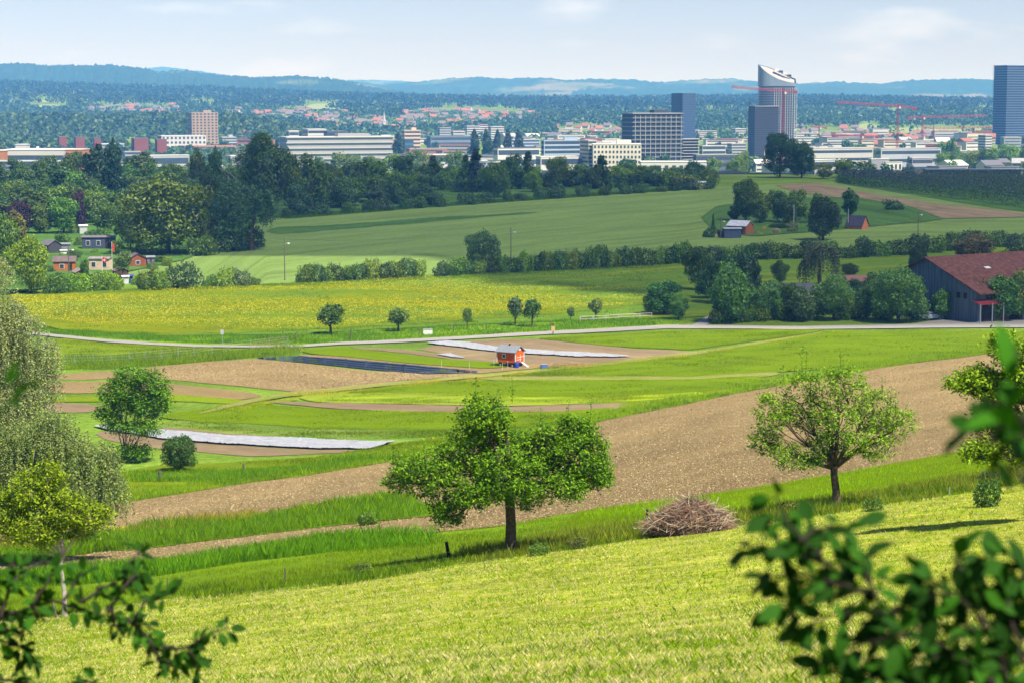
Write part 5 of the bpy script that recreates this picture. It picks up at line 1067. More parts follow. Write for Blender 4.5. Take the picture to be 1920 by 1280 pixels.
Bd = [
 # left
 (16, 128, 281, 1250, 'long low white roofed building between two orange brick ends at the left', (.48, .46, .44), (.6, .59, .57), dict(side=0, depth=30, storeys=2, winfrac=.3)),
 (-60, 15, 283, 1240, 'orange brick end block at the left edge of the picture', (.40, .17, .07), (.5, .4, .33), dict(side=0, depth=24, style='none')),
 (129, 158, 281, 1240, 'orange brick end block in front of the dark pines', (.40, .17, .07), (.5, .4, .33), dict(side=0, depth=24, style='none')),
 (30, 50, 272, 1275, 'small white roof box on the long low building at the left', (.5, .49, .47), (.55, .55, .53), dict(side=0, depth=10, style='none')),
 (-60, 112, 303, 1080, 'grey apartment block with yellow awnings at the left edge', (.20, .22, .26), (.36, .38, .4), dict(side=0, depth=14, storeys=4, winfrac=.5)),
 (106, 124, 257, 2050, 'small dark red house block at the left, first of five', RED, (.2, .16, .15), dict(side=.3, style='none')), (136, 158, 258, 2050, 'small dark red house block at the left, second of five', RED, (.2, .16, .15), dict(side=.3, style='none')),
 (172, 188, 260, 2050, 'small dark red house block at the left, third of five', RED, (.2, .16, .15), dict(side=.3, style='none')), (243, 278, 260, 2050, 'small dark red house block left of the white block, fourth of five', RED, (.22, .16, .15), dict(side=.3, style='none')),
 (288, 312, 262, 2000, 'small dark red house block in front of the white block, last of five', RED, (.22, .16, .15), dict(side=.3, style='none')),
 (350, 409, 212, 2450, 'tan brick tower block with a dark left side', TAN, (.4, .36, .3), dict(side=.22, storeys=13, style='grid', bays=7, name='tower_block', tophouse=True)),
 (284, 395, 255, 2250, 'white apartment block at the foot of the tan tower', WH, (.6, .6, .58), dict(side=.3, storeys=4, style='grid', bays=11, depth=22)),
 (262, 352, 292, 1500, 'low white and grey building with wide windows below the white block', LG, (.5, .5, .48), dict(side=.12, storeys=2)),
 (228, 262, 285, 1750, 'low grey flat building between red houses and dark pines', (.3, .3, .3), (.42, .4, .38), dict(side=.2)),
 (408, 444, 258, 2500, 'pale office block just right of the tan tower', LG, (.45, .46, .5), dict(side=.3, tophouse=True)),
 (340, 440, 274, 2150, 'long low terracotta roofed building below the tan tower', (.45, .25, .17), (.46, .2, .12), dict(side=.1, storeys=2)),
 (525, 735, 257, 1900, 'very long white apartment building with balconies left of centre', (.30, .30, .30), (.5, .49, .46), dict(side=.10, storeys=5, depth=26, style='slab', tophouse=True)),
 (535, 560, 246, 1980, 'white roof block on the left end of the very long white building', WH, (.6, .6, .6), dict(side=.3, storeys=5)),
 (565, 612, 243, 2000, 'white terraced top block above the very long white building', WH, (.6, .6, .6), dict(side=.3, storeys=6)),
 (606, 648, 247, 1960, 'dark glass top block above the very long white building', (.06, .08, .12), (.15, .18, .22), dict(side=.2, storeys=5)),
 (722, 742, 264, 1950, 'small orange brick building at the right end of the long white building', (.5, .2, .1), (.5, .22, .12), dict(side=.3)),
 (752, 788, 245, 2300, 'cream building with red frames right of the dark round poplar', (.55, .38, .28), (.55, .5, .45), dict(side=.2, storeys=6, tophouse=True)),
 (755, 775, 261, 2200, 'blue glass low block in front of the cream building', (.05, .12, .2), (.2, .25, .3), dict(side=.2, storeys=3)),
 (800, 885, 256, 2350, 'long blue grey industrial hall left of the five poplars', BL, (.24, .28, .35), dict(side=.1, storeys=3)),
 (845, 872, 247, 2600, 'white building with a stair tower behind the industrial hall', WH, (.6, .6, .6), dict(side=.2)),
 (870, 900, 237, 2900, 'white office block above the first poplar', WH, (.6, .55, .5), dict(side=.2)), (895, 915, 234, 2950, 'white block with an orange roof strip above the second poplar', WH, (.55, .25, .15), dict(side=.2)),
 (915, 945, 238, 2850, 'white office block above the middle poplar', WH, (.6, .6, .6), dict(side=.2)),
 (820, 845, 240, 2800, 'grey tall house left of the white offices', LG, (.4, .35, .33), dict(side=.2)),
 (950, 1012, 262, 2350, 'pale blue grey office block right of the five poplars', (.30, .36, .46), (.5, .52, .55), dict(side=.15, storeys=4)),
 (925, 1012, 278, 1800, 'low dark roofed hall with a white base below the five poplars', (.55, .55, .55), (.10, .10, .14), dict(side=.1, storeys=2)),
 (1015, 1100, 264, 1900, 'blue glass office building left of the cream apartment house', (.30, .38, .50), (.38, .45, .52), dict(side=.06, storeys=5, tophouse=True, winfrac=.62)),
 (1005, 1095, 294, 1500, 'low white flat roofed building below the blue glass office', WH, (.62, .6, .58), dict(side=.1, storeys=2)),
 (1088, 1118, 264, 1500, 'taller grey end of the cream apartment house', (.42, .41, .37), (.5, .5, .48), dict(side=.5, storeys=10)),
 (1112, 1201, 271, 1480, 'cream coloured apartment house with narrow dark windows', (.60, .56, .47), (.6, .58, .52), dict(side=.0, storeys=7, style='grid', bays=13, depth=22, tophouse=True)),
 (1170, 1275, 213, 1850, 'large dark apartment block with white framed balconies', (.055, .06, .07), (.36, .33, .30), dict(side=.12, storeys=12, style='slab', tophouse=True, depth=24, win=plain('balcony_edges', (.22, .22, .22), .8))),
 (1276, 1310, 261, 1950, 'lower dark balcony block right of the large dark apartment block', (.06, .05, .055), (.34, .3, .28), dict(side=.15, storeys=8, style='slab')),
 (1259, 1304, 176, 2350, 'dark blue glass office tower in the middle of the skyline', (.035, .075, .17), (.08, .12, .2), dict(side=.42, rz=R(40), storeys=24, name='office_tower', winfrac=.42, style='band')),
 (1202, 1325, 304, 1250, 'low white pavilion row with blue glazed gaps', WH, (.64, .64, .62), dict(side=.0, depth=12, storeys=1, style='grid', bays=9, winfrac=.6)),
 (1312, 1362, 274, 1900, 'blue and white striped office building right of the dark blocks', (.40, .42, .44), (.5, .5, .48), dict(side=.1, storeys=4, winfrac=.6)),
 (1300, 1400, 291, 1600, 'long dark parking structure left of the scaffolded tower', (.10, .11, .14), (.3, .31, .3), dict(side=.05, storeys=3)),
 (1305, 1345, 246, 3000, 'pale row of houses behind the blue glass tower', (.5, .46, .4), (.5, .48, .45), dict(side=.1)),
 (1372, 1398, 242, 2900, 'white stepped apartment house left of the scaffolded tower', WH, (.6, .6, .6), dict(side=.25)),
 (1365, 1400, 270, 2100, 'pale block with a lift tower left of the scaffolded tower', LG, (.45, .42, .38), dict(side=.2, tophouse=True)),
 (1404, 1460, 200, 2150, 'scaffolded tower under construction with grey floors', (.09, .095, .12), (.38, .34, .30), dict(side=.18, storeys=24, style='slab', name='scaffolded_tower', win=plain('scaffold_grey', (.15, .15, .17), .8, var=.2))),
 (1512, 1642, 278, 1700, 'long pale grey apartment row right of the tall dark trees', (.42, .42, .42), (.5, .48, .48), dict(side=.05, storeys=3, winfrac=.35)),
 (1642, 1770, 279, 1650, 'long blue grey apartment row in front of the cranes', (.34, .37, .42), (.42, .42, .44), dict(side=.05, storeys=3, winfrac=.4)),
 (1520, 1590, 300, 1450, 'low pale houses with white roofs behind the round green trees', (.4, .4, .42), (.6, .57, .54), dict(side=.1, storeys=2)),
 (1630, 1670, 299, 1420, 'grey house wall with a white roof left of the small white house', (.24, .24, .27), (.55, .52, .5), dict(side=.1, storeys=2, style='none')),
 (1660, 1695, 305, 1400, 'small bright white house with dark windows behind the netted orchard', WH, (.5, .48, .46), dict(side=.05, storeys=2, style='grid', bays=4)),
 (1706, 1752, 297, 1480, 'pale violet grey house right of the small white house', (.3, .3, .36), (.42, .4, .44), dict(side=.1, storeys=3)),
 (1838, 1860, 254, 2250, 'white balcony block left of the right hand tower', WH, (.55, .55, .55), dict(side=.4, storeys=7)),
 (1862, 1990, 124, 2750, 'very tall dark blue office tower at the right edge', (.05, .08, .15), (.12, .14, .18), dict(side=.12, storeys=32, name='office_tower', style='slab', win=plain('bluish_metal', (.16, .21, .32), .5, .4))),
]
for b_ in Bd: building(b_[0], b_[1], b_[2], b_[3], b_[4], b_[5], b_[6], **b_[7])
# white verticals of the dark apartment block
for o in [o for o in bpy.data.objects if o.get('label') == 'large dark apartment block with white framed balconies']:
    for k in range(10): MB().box((-23 + k * 5.2, -12.9, 23), (.35, .5, 46)).build('balcony_frame', M_slab, o)
# the tallest tower: curved plan, floor slabs, slanted scooped top
M_slab2 = plain('tower_floor_edges', (.23, .25, .28), .8, var=.06)
def tall_tower():
    d = 2250; p = at(1456, d); s = d / F; e = thing('residential_tower', 'tallest tower with white floor bands and a slanted curved roof', 'tower', p)
    a, bq = 36 * s, 15; H0 = zrow(158, d) - p.z; H1 = zrow(121, d) - p.z; n_ = 28
    pl = [(a * math.copysign(abs(math.cos(t)) ** .55, math.cos(t)), bq * math.copysign(abs(math.sin(t)) ** .75, math.sin(t))) for t in np.linspace(0, 2 * math.pi, n_, endpoint=False)]
    MB().prism([(x * .93, y * .93) for x, y in pl], -2, H0 - 2).build('glass_wall', tinted_glass, e)
    k = 28
    for i in range(k): z = (H0 - 2) * (i + .9) / k; MB().prism([(x * 1.0, y) for x, y in pl], z, z + .42).build('floor_slab', M_slab2, e)
    def zt(x): t = (x + a) / (2 * a); return H1 - (H1 - H0 - .5) * (t ** .62) * .98 - 3 * math.sin(t * math.pi)
    def zt_back(x): t = (x + a) / (2 * a); return H1 - (H1 - H0 - 6) * t ** 1.5
    m = len(pl); vs = [(x * .97, y * .97, H0 - 2.2) for x, y in pl] + [(x * .97, y * .97, zt(x) if y < 0 else zt_back(x)) for x, y in pl]
    b = MB(); b.add(vs, [(i, (i + 1) % m, m + (i + 1) % m, m + i) for i in range(m)]); b.build('crown_wall', plain('pale_blue_cladding', (.17, .22, .28), .4), e)
    vs = [(x * .9, y * .9, (zt(x) if y < 0 else zt_back(x)) - 1.2) for x, y in pl]; b = MB(); b.add(vs + [(0, 0, (zt(0) + zt_back(0)) / 2 - 3)], [(i, (i + 1) % m, m) for i in range(m)]); b.build('scooped_roof', plain('white_roof_membrane', (.33, .31, .30), .7), e)
    for k in range(11): x = -a * .2 + k * a * .115; MB().box((x, -bq - .1, H0 * .48), (.5, .5, H0 * .94)).build('mullion', M_slab, e)
    for k in range(4): x = a * (.0 + .22 * k); MB().box((x, bq * .35, zt_back(x) - .5), (4.6, 5, 2.4)).build('roof_box', M_win if k % 2 else M_white, e)
tinted_glass = plain('blue_grey_glass', (.07, .11, .17), .25, .6, var=.15, scale=.1)
tall_tower()
# church
d = 3300; p = at(720, d); e = thing('church', 'white church with a slender pointed steeple in the village', 'church', p, .3); s = d / F
MB().box((0, 0, 9), (4.6, 4.6, 22)).build('tower', M_facade, e, col=WH); MB().tube([(0, 0, 19.5), (0, 0, 21), (0, 0, 36)], [3.3, 2.6, .1], 8).build('spire', M_slab, e)
nv = MB(); nv.gable(26, 12, 8, 14); me = nv.mesh('nave', M_facade)
for v in me.vertices: v.co.x += 14
link('nave', me, e, col=WH); rf = MB(); rf.roof(26, 12, 8, 14, .6, .3); me = rf.mesh('roof', M_roof)
for v in me.vertices: v.co.x += 14
link('roof', me, e, col=(.4, .16, .1))
# cranes
def crane(px, base, d, top, jib_l, jib_r, yl, yr, label):
    p = at(px, d); H = zrow(top, d) - p.z; e = thing('tower_crane', label, 'crane', p); s = d / F; w = .85
    def lat(a, b_, w, n_, name, sq=True):
        m = MB(); a, b_ = Vector(a), Vector(b_); ax = (b_ - a).normalized(); u = ax.orthogonal().normalized(); v = ax.cross(u)
        cs = [u * w + v * w, u * w - v * w, -u * w - v * w, -u * w + v * w]
        for c in cs: m.tube([a + c, b_ + c], .2, 4)
        for k in range(n_):
            q0 = a.lerp(b_, k / n_); q1 = a.lerp(b_, (k + 1) / n_)
            for i in range(4): m.tube([q0 + cs[i], q1 + cs[(i + 1) % 4]], .09, 3)
        return m.build(name, M_crane, e)
    lat((0, 0, 0), (0, 0, H), w, 14, 'mast'); zl = zrow(yl, d) - p.z; zr = zrow(yr, d) - p.z
    lat(((jib_l - px) * s, 0, zl), (0, 0, H - .8), .7, 22, 'jib' if abs(jib_l - px) > abs(jib_r - px) else 'counter_jib'); lat((0, 0, H - .8), ((jib_r - px) * s, 0, zr), .7, 14, 'counter_jib' if abs(jib_l - px) > abs(jib_r - px) else 'jib')
    MB().box((1.8, -1, H - 2.4), (1.8, 1.8, 2.2)).build('cab', M_white, e); end = jib_r if abs(jib_l - px) > abs(jib_r - px) else jib_l
    MB().box(((end - px) * s * .93, 0, (zr if end == jib_r else zl) - 1.2), (3.2, 2, 2.6)).build('counterweight', M_crane, e)
    MB().tube([(0, 0, H), (0, 0, H + 3.5)], [.9, .2], 5).build('tower_head', M_crane, e)
crane(1469, 0, 1950, 170, 1372, 1493, 163, 171, 'red crane in front of the tallest tower'); crane(1684, 0, 2200, 198, 1568, 1718, 192, 203, 'tall red crane standing alone right of the towers')
crane(1731, 0, 2500, 219, 1704, 1850, 221, 217, 'red crane with its jib pointing right, left of the big right tower'); crane(1752, 0, 2700, 240, 1735, 1862, 239, 239, 'low red crane closest to the big right tower')
crane(1616, 0, 2300, 254, 1560, 1648, 253, 256, 'short red crane among the red roofs'); crane(1537, 0, 2800, 238, 1520, 1550, 236, 239, 'tiny crane just right of the tallest tower')
# poplars
for i, (x, t, w) in enumerate([(889, 241, 24), (912, 241, 24), (933, 242, 20), (953, 241, 23), (973, 241, 24)]):
    plant('poplar0', x, 0, t, w, (.025, .065, .03), f'dark poplar, {nth(i)} from the left of the row of five in the town', 'row of five dark poplars', d=1950)
plant('poplar0', 747, 0, 248, 26, (.025, .065, .03), 'single dark poplar beside the cream building', d=1850); plant('poplar0', 1405, 0, 285, 10, (.03, .08, .04), 'small poplar at the foot of the scaffolded tower', d=1500)
# ordinary town houses between them: cubes with window bands, and gabled houses
rng = np.random.default_rng(101); occ = [(b_[0], b_[1], b_[3]) for b_ in Bd]; items = []
for _ in range(620):
    d = rng.uniform(1350, 3050); px = rng.uniform(-60, 1980) if rng.random() < .6 else rng.uniform(700, 1860)
    if px < 700 and rng.random() < .5: continue
    w = rng.uniform(14, 44) * (1 if d > 1700 else .7); wp = w / d * F
    if any(a - 6 < px < b + 6 and d > dd_ - 500 and abs(d - dd_) < 260 for a, b, dd_ in occ): continue
    if any(abs(px - q[0]) < (wp + q[2]) * .42 and abs(d - q[1]) < 55 for q in items): continue
    items.append((px, d, wp, w))
items.sort(); cc = [('white', WH), ('pale grey', LG), ('grey', GR), ('cream', (.52, .46, .36)), ('blue grey', (.24, .29, .37)), ('brick red', (.36, .16, .11))]
rc_ = [('pale', (.55, .53, .5)), ('grey', (.3, .3, .32)), ('red', (.27, .11, .07)), ('dark', (.12, .12, .14))]
cnt = {}
for px, d, wp, w in items:
    ci = int(rng.integers(0, 6)) if rng.random() < .6 else 0; ri = int(rng.integers(0, 4)); right = px > 1480
    if right and d > 2000 and rng.random() < .35: ci, ri = 3, 2
    hgt = rng.uniform(7, 15) if d < 2600 else rng.uniform(8, 17)
    if 480 < px < 760: hgt = min(hgt, 10)
    p = at(px, d); key = (ci, ri); cnt[key] = cnt.get(key, 0) + 1
    lb = f'{cc[ci][0]} town building with a {rc_[ri][0]} roof, {nth(cnt[key] - 1)} from the left of that colouring'; dep = rng.uniform(10, 18); rz = rng.choice([R(20), R(-14), R(30), R(8)])
    e = thing('town_building', lb, 'building', p, rz, 'ordinary buildings of the town')
    if w < 22:
        b = MB(); b.gable(w, dep, hgt * .7, hgt); b.build('wall', M_facade, e, col=cc[ci][1]); b = MB(); b.roof(w, dep, hgt * .7, hgt, .7, .3); b.build('roof', M_roof, e, col=rc_[ri][1]); top_ = hgt * .7
    else:
        MB().box((0, 0, hgt / 2 - 1), (w, dep, hgt + 2)).build('wall', M_facade, e, col=cc[ci][1]); MB().box((0, 0, hgt + .3), (w + .5, dep + .5, .6)).build('roof', M_flat, e, col=rc_[ri][1]); top_ = hgt
    ns = max(1, int(top_ / 3.2))
    for k in range(min(ns, 4)): MB().box((0, 0, top_ * (k + .55) / ns), (w * .92, dep + .14, 1.3)).build('window_band', M_win, e)
# village houses on the slope
def house_mesh():
    w = MB(); w.gable(12, 9, 6, 10); r = MB(); r.roof(12, 9, 6, 10, .6, .3); g = MB()
    for x in (-3.6, 0, 3.6):
        for z in (1.8, 4.4): g.box((x, -4.53, z), (1.3, .1, 1.3))
    return w.mesh('wall', M_facade), r.mesh('roof', M_roof), MB().box((0, -4.53, 3.2), (8, .1, 1.3)).mesh('window_band', M_win)
HM = house_mesh()
clusters = [(478, 660, 203, 226, 46, 'upper left village'), (160, 350, 199, 214, 34, 'far left village'), (420, 470, 206, 218, 5, 'tan tower village'), (590, 900, 222, 240, 44, 'church village'), (755, 1010, 204, 228, 66, 'right village'), (1480, 1640, 240, 262, 26, 'quarter behind the tallest dark trees'), (1640, 1860, 250, 268, 30, 'quarter below the cranes'), (1040, 1170, 236, 256, 18, 'quarter right of the poplars')]
for x0, x1, y0, y1, k, nm in clusters:
    hs = []
    t_ = 0
    while len(hs) < k and t_ < 4000:
        t_ += 1; x = rng.uniform(x0, x1); u = (x - x0) / (x1 - x0); y = rng.uniform(y0, y1)
        if nm == 'upper left village' and y < y0 + 12 * abs(u - .75): continue
        if any(abs(x - q[0]) < 5 and abs(y - q[1]) < 2.2 for q in hs): continue
        hs.append((x, y))
    hs.sort()
    for i, (x, y) in enumerate(hs):
        p = P(x, y + 3)
        s = rng.uniform(.7, 1.15); wc = [WH, WH, (.52, .46, .36), LG][int(rng.integers(0, 4))]; rd = rng.random() < (.42 if 'right' in nm or 'red' in nm or 'church' in nm else .3)
        rcx = (.27, .115, .075) if rd else (.16, .13, .13); e = thing('village_house', f'small {"red" if rd else "dark"} roofed house of the {nm}, {nth(i)} from left', 'house', p, rng.uniform(-.5, .5), f'houses of the {nm}', (s, s, s))
        link('wall', HM[0], e, col=wc); link('roof', HM[1], e, col=rcx); link('window_band', HM[2], e)
# town trees
items = []
for _ in range(240):
    d = rng.uniform(1300, 3000); px = rng.uniform(-60, 1980)
    if 500 < px < 720 and d > 1850: continue
    if 1250 < px < 1320 and d < 1500: continue
    if 1020 < px < 1300 and d < 1460: d += 300
    items.append((px, d))
items.sort()
for i, (px, d) in enumerate(items):
    big = rng.random() < .25; h = rng.uniform(8, 14) if not big else rng.uniform(13, 17); p = at(px, d); w = h * rng.uniform(.7, 1.2) / d * F
    plant(f'small{i % 3}', px, 0, 190 - (p.z + h) / d * 3733 * 1.0, w, [(.05, .12, .03), (.035, .09, .03), (.08, .17, .04)][i * 7 % 3], f'tree between the buildings of the town, {nth(i)} from the left', 'trees of the town', d=d, name='town_tree')
# fresh green scrub below the long white building
for i, (x, b, t, w, c) in enumerate([(640, 330, 282, 60, (.12, .19, .06)), (675, 335, 290, 50, (.10, .18, .05)), (700, 338, 292, 40, (.12, .19, .06)), (735, 330, 285, 60, (.15, .22, .06)), (775, 326, 276, 44, (.10, .17, .06)), (800, 320, 280, 50, (.13, .2, .06)), (855, 330, 280, 44, (.12, .19, .07)), (765, 345, 300, 50, (.15, .2, .05)), (1340, 318, 292, 34, (.11, .2, .04)), (1380, 320, 290, 40, (.10, .19, .04)), (1395, 316, 282, 30, (.13, .21, .05))]):
    plant('broad%d' % (i % 4), x, 0, t, w, c, f'pale sunlit tree on the near side of the town, {nth(i)} from the left', 'pale trees at the town edge', d=1180 + 30 * (i % 3))

# ------------------------------------------------------------------ woods of the far slope: uncountable
def wood(name, label, pts, hgt, rad, rng, conif=.3, col=(.03, .085, .025), leafn=26):
    n_ = len(pts); k = leafn; con = rng.random(n_) < conif
    q = sph(n_ * k, rng).reshape(n_, k, 3); q[..., 2] = np.abs(q[..., 2]) * 1.1 - .25
    H = hgt * rng.uniform(.75, 1.2, n_); Rr = rad * rng.uniform(.7, 1.25, n_); Rr = np.where(con, Rr * .62, Rr)
    cz = (q[..., 2] * .5 + .5) * H[:, None]
    sh = np.where(con[:, None], np.clip(1.15 - cz / H[:, None], .05, 1), 1.)
    q[..., 0] *= Rr[:, None] * sh; q[..., 1] *= Rr[:, None] * sh; nn = q.copy(); nn[..., 2] = 1.5
    q[..., 2] = cz; cen = q + pts[:, None, :]
    V, Fq = leaves(cen.reshape(-1, 3), np.repeat(Rr, k) * .34, rng, (nn / np.linalg.norm(nn, axis=2)[..., None]).reshape(-1, 3), aspect=.8, jit=.45)
    return struct(link(name, mesh_np(name, V, Fq, M_leaf), col=col), 'stuff', label)
rng = np.random.default_rng(55)
def scatter(n_, d0, d1, px0=-500, px1=2450, p=1.):
    d = (d0 ** 2 + rng.random(n_) * (d1 ** 2 - d0 ** 2)) ** .5; px = rng.uniform(px0, px1, n_); x = (px - 960) / F * d; return px, x, d
def keep(px, x, d, z):
    row = 190 - z / d * F; ok = np.ones(len(px), bool)
    for a, b, c, e_ in CLEAR + [(q[0], q[1], q[2] + 3, q[3] + 5) for q in clusters]:
        ok &= ~(((px - (a + b) / 2) / ((b - a) / 2)) ** 2 + ((row - (c + e_) / 2) / ((e_ - c) / 2 + .5)) ** 2 < 1)
    return ok
px, x, d = scatter(30000, 3150, 5750); z = terrain(x, d); ok = keep(px, x, d, z) & ~((px > 1100) & (px < 2000) & (d < 3350) & (rng.random(len(px)) < .6))
pts = np.stack([x, d, z], 1)[ok]; far_ = pts[:, 1] > 4300
wood('far_wood', 'blue green forest on the wooded ridge behind the town', pts[far_], 19, 7.5, rng, .6, (.018, .05, .02), 12)
wood('slope_wood', 'mixed green forest on the slope above the town', pts[~far_], 15, 7, rng, .22, (.032, .085, .02), 18)
px, x, d = scatter(2600, 2080, 3150, -500, 640); z = terrain(x, d); pts = np.stack([x, d, z], 1); row = 190 - z / d * F
pts = pts[keep(px, x, d, z) & ~((px > 235) & (px < 470) & (d < 2620)) & ~((px > 470) & (d < 2400))]; wood('left_wood', 'dense green wood left of and behind the tan tower', pts, 17, 7.5, rng, .1, (.045, .10, .02), 80)
px, x, d = scatter(560, 2850, 3200, 560, 2300); z = terrain(x, d); ok = keep(px, x, d, z); wood('valley_trees', 'loose green trees where the town meets the wooded slope', np.stack([x, d, z], 1)[ok], 13, 7, rng, .05, (.05, .13, .035), 30)
px, x, d = scatter(1000, 1550, 2430, 180, 500); z = terrain(x, d); wood('town_grove', 'low green trees in front of the tan tower', np.stack([x, d, z], 1), 9, 5, rng, .05, (.055, .12, .02), 50)
# wood strips among villages
px, x, d = scatter(3000, 3150, 4300, 140, 1020); z = terrain(x, d); wood('village_trees', 'garden trees among the village houses', np.stack([x, d, z], 1)[rng.random(3000) < .9], 8, 5, rng, .1, (.05, .13, .035), 16)
# ------------------------------------------------------------------ grass blades
M_blade = leafy('grass_blades', .6, 1.35, .35, .8, (1.25, 1.05, .5)); M_blade.node_tree.nodes['Principled BSDF'].inputs['Specular IOR Level'].default_value = .05
M_straw = leafy('dry_grass', .7, 1.25, .3, .7, (1.1, 1.0, .85))
def blades(name, label, pts, h, w, rng, mat, col, lean=.35, per=3):
    n_ = len(pts) * per; p = np.repeat(pts, per, 0); h = np.repeat(h, per) * rng.uniform(.5, 1.25, n_); w = np.repeat(w, per)
    p = p + np.stack([rng.normal(size=n_) * w * 3, rng.normal(size=n_) * w * 3, np.zeros(n_)], 1)
    a = rng.uniform(0, 6.28, n_); l = rng.uniform(0, 1, n_) * lean; dx, dy = np.cos(a), np.sin(a); t = rng.uniform(0, 6.28, n_); sx, sy = np.cos(t) * w, np.sin(t) * w
    z0 = p[:, 2] - .02
    V = np.stack([np.stack([p[:, 0] - sx, p[:, 1] - sy, z0], 1), np.stack([p[:, 0] + sx, p[:, 1] + sy, z0], 1),
                  np.stack([p[:, 0] + sx * .6 + dx * h * l * .4, p[:, 1] + sy * .6 + dy * h * l * .4, z0 + h * .6], 1), np.stack([p[:, 0] + dx * h * l, p[:, 1] + dy * h * l, z0 + h], 1)], 1).reshape(-1, 3)
    return struct(link(name, mesh_np(name, V, np.arange(4 * n_).reshape(-1, 4), mat), col=col), 'stuff', label)
def region(n_, top, bot, rng, x0=-60, x1=1980, power=1., px_jit=0):
    """random ground points between two boundary curves, denser near the far one (even in the picture)"""
    x = rng.uniform(x0, x1, n_); top, bot = ext(top), ext(bot); a = np.interp(x, *zip(*top)); b = np.interp(x, *zip(*bot)); y = a + (b - a) * rng.random(n_) ** power
    ok = b > a + .1
    if x1 < 1900: ok &= rng.random(n_) < np.clip((x1 - x) / 90, 0, 1)
    if x0 > 50: ok &= rng.random(n_) < np.clip((x - x0) / 60, 0, 1)
    return project(x[ok], y[ok])
def clump(p, f, seed):
    return .5 + .5 * np.sin(p[:, 0] * f + seed + 2 * np.sin(p[:, 1] * f * .7)) * np.sin(p[:, 1] * f * 1.3 + seed * 2 + 1.5 * np.sin(p[:, 0] * f * .6))
rng = np.random.default_rng(9)
def meadow(n_, col, mat, seed, thr, lab, hh=(.035, .08), wid=.0018):
    p = region(n_, mead_top, [(0, 1330), (1920, 1330)], rng, -260, 2240, power=1.15); s = (clump(p, 2.6, seed) * .5 + clump(p, .9, seed) * .5) * .5 + clump(p, .33, seed + 3) * .35 + .25 * (.5 + .5 * np.sin((p[:, 1] - .25 * p[:, 0]) * 1.9 + seed + 1.2 * np.sin(p[:, 0] * .3))) + rng.random(len(p)) * .2
    p = p[s > thr - .07]; dd_ = p[:, 1]; blades('meadow_grass', lab, p, rng.uniform(*hh, len(p)) * (1 + dd_ / 160), wid * (.5 + dd_ / 22), rng, mat, col, .9)
meadow(185000, (.23, .37, .012), M_blade, 1, .35, 'short yellow green meadow grass on the near slope')
meadow(140000, (.66, .58, .29), M_straw, 4, .54, 'dry straw coloured blades scattered over the mown slope', (.04, .09))
meadow(60000, (.14, .27, .006), M_blade, 7, .62, 'darker green grass tufts in the mown slope', (.05, .12))
def strip(n_, top, bot, h, col, lab, seed, x0=-60, x1=1980, wid=.0042, thr=.0, mat=None, lean=.5):
    p = region(int(n_ * 1.7), top, bot, rng, x0, x1); s = clump(p, .55, seed) * .6 + rng.random(len(p)) * .4; p = p[s > thr]; dd_ = p[:, 1]
    hv = rng.uniform(.6, 1.2, len(p)) * h * .72 * (.55 + .75 * clump(p, .35, seed + 5)); blades('tall_grass', lab, p, hv, wid * (.4 + dd_ / 70), rng, mat or M_blade, col, lean)
def off(c, dy): return [(x, y + dy) for x, y in c]
strip(34000, br1_bot, mead_top, .30, (.19, .31, .012), 'tall green grass between the meadow and the ploughed strip', 2, x1=1250)
strip(9000, off(br1_bot, 2), off(br1_bot, 26), .75, (0.121, 0.295, 0.007), 'lush edge grass below the narrow ploughed strip', 3, x1=830)
strip(9000, off(mead_top, -28), off(mead_top, 3), .6, (0.202, 0.264, 0.025), 'grey green seeding grass along the meadow edge', 5, x0=850, thr=.3)
strip(6000, off(mead_top, -12), off(mead_top, 6), .5, (0.101, 0.202, 0.010), 'dark grass tufts along the old fence line', 12, x0=300, thr=.55)
strip(9000, [(1060, 964), (1231, 942), (1360, 924), (1600, 885), (1820, 843), (1920, 822)], [(1060, 1010), (1200, 985), (1380, 962), (1583, 932), (1750, 905), (1920, 880)], .35, (0.263, 0.496, 0.005), 'bright young grain on the strip behind the brush pile', 6, x0=1060, lean=.3)
strip(16000, off(g3_top, -2), br1_top, .9, (0.142, 0.295, 0.008), 'tall green verge between the ploughed fields', 8, x1=815)
strip(5000, off(g3_top, -8), off(g3_top, 8), .8, (0.322, 0.310, 0.040), 'pale seed heads on the green verge', 9, x1=815, thr=.5)
strip(11000, off(big_top, -16), off(big_top, 1), .6, (0.222, 0.388, 0.008), 'ragged grass along the upper edge of the ploughed field', 10, x0=220, thr=.25)
strip(4500, off(big_top, -6), off(big_top, 1), .6, (0.121, 0.248, 0.007), 'dark weeds along the upper edge of the ploughed field', 11, x0=220, thr=.6)
strip(3000, [(0, 990), (960, 850), (1400, 745), (1920, 665)], br1_bot, .25, (0.181, 0.310, 0.010), 'green weeds sprouting in the ploughed field', 13, thr=.93)
strip(9000, [(380, 765), (540, 741), (740, 720), (949, 702), (1300, 664), (1540, 624)], [(380, 790), (540, 750), (740, 728), (949, 708), (1300, 668), (1540, 627)], .4, (0.484, 0.419, 0.044), 'pale trodden grass along the footpath', 14, x0=380, x1=1540, thr=.4)
strip(12000, [(0, 612), (300, 631), (560, 630), (700, 621), (900, 609), (1100, 601), (1290, 597)], [(0, 618), (94, 627), (200, 636), (375, 645), (560, 646), (700, 640), (860, 632), (1100, 618), (1290, 608)], .8, (0.121, 0.279, 0.007), 'roadside grass below the flower field', 15, x1=1290)
strip(7000, [(180, 668), (400, 662), (560, 650), (575, 652)], [(180, 694), (300, 686), (480, 670), (575, 668)], .9, (0.181, 0.310, 0.010), 'tall grass beyond the mesh fence', 16, x0=90, x1=575, thr=.3)
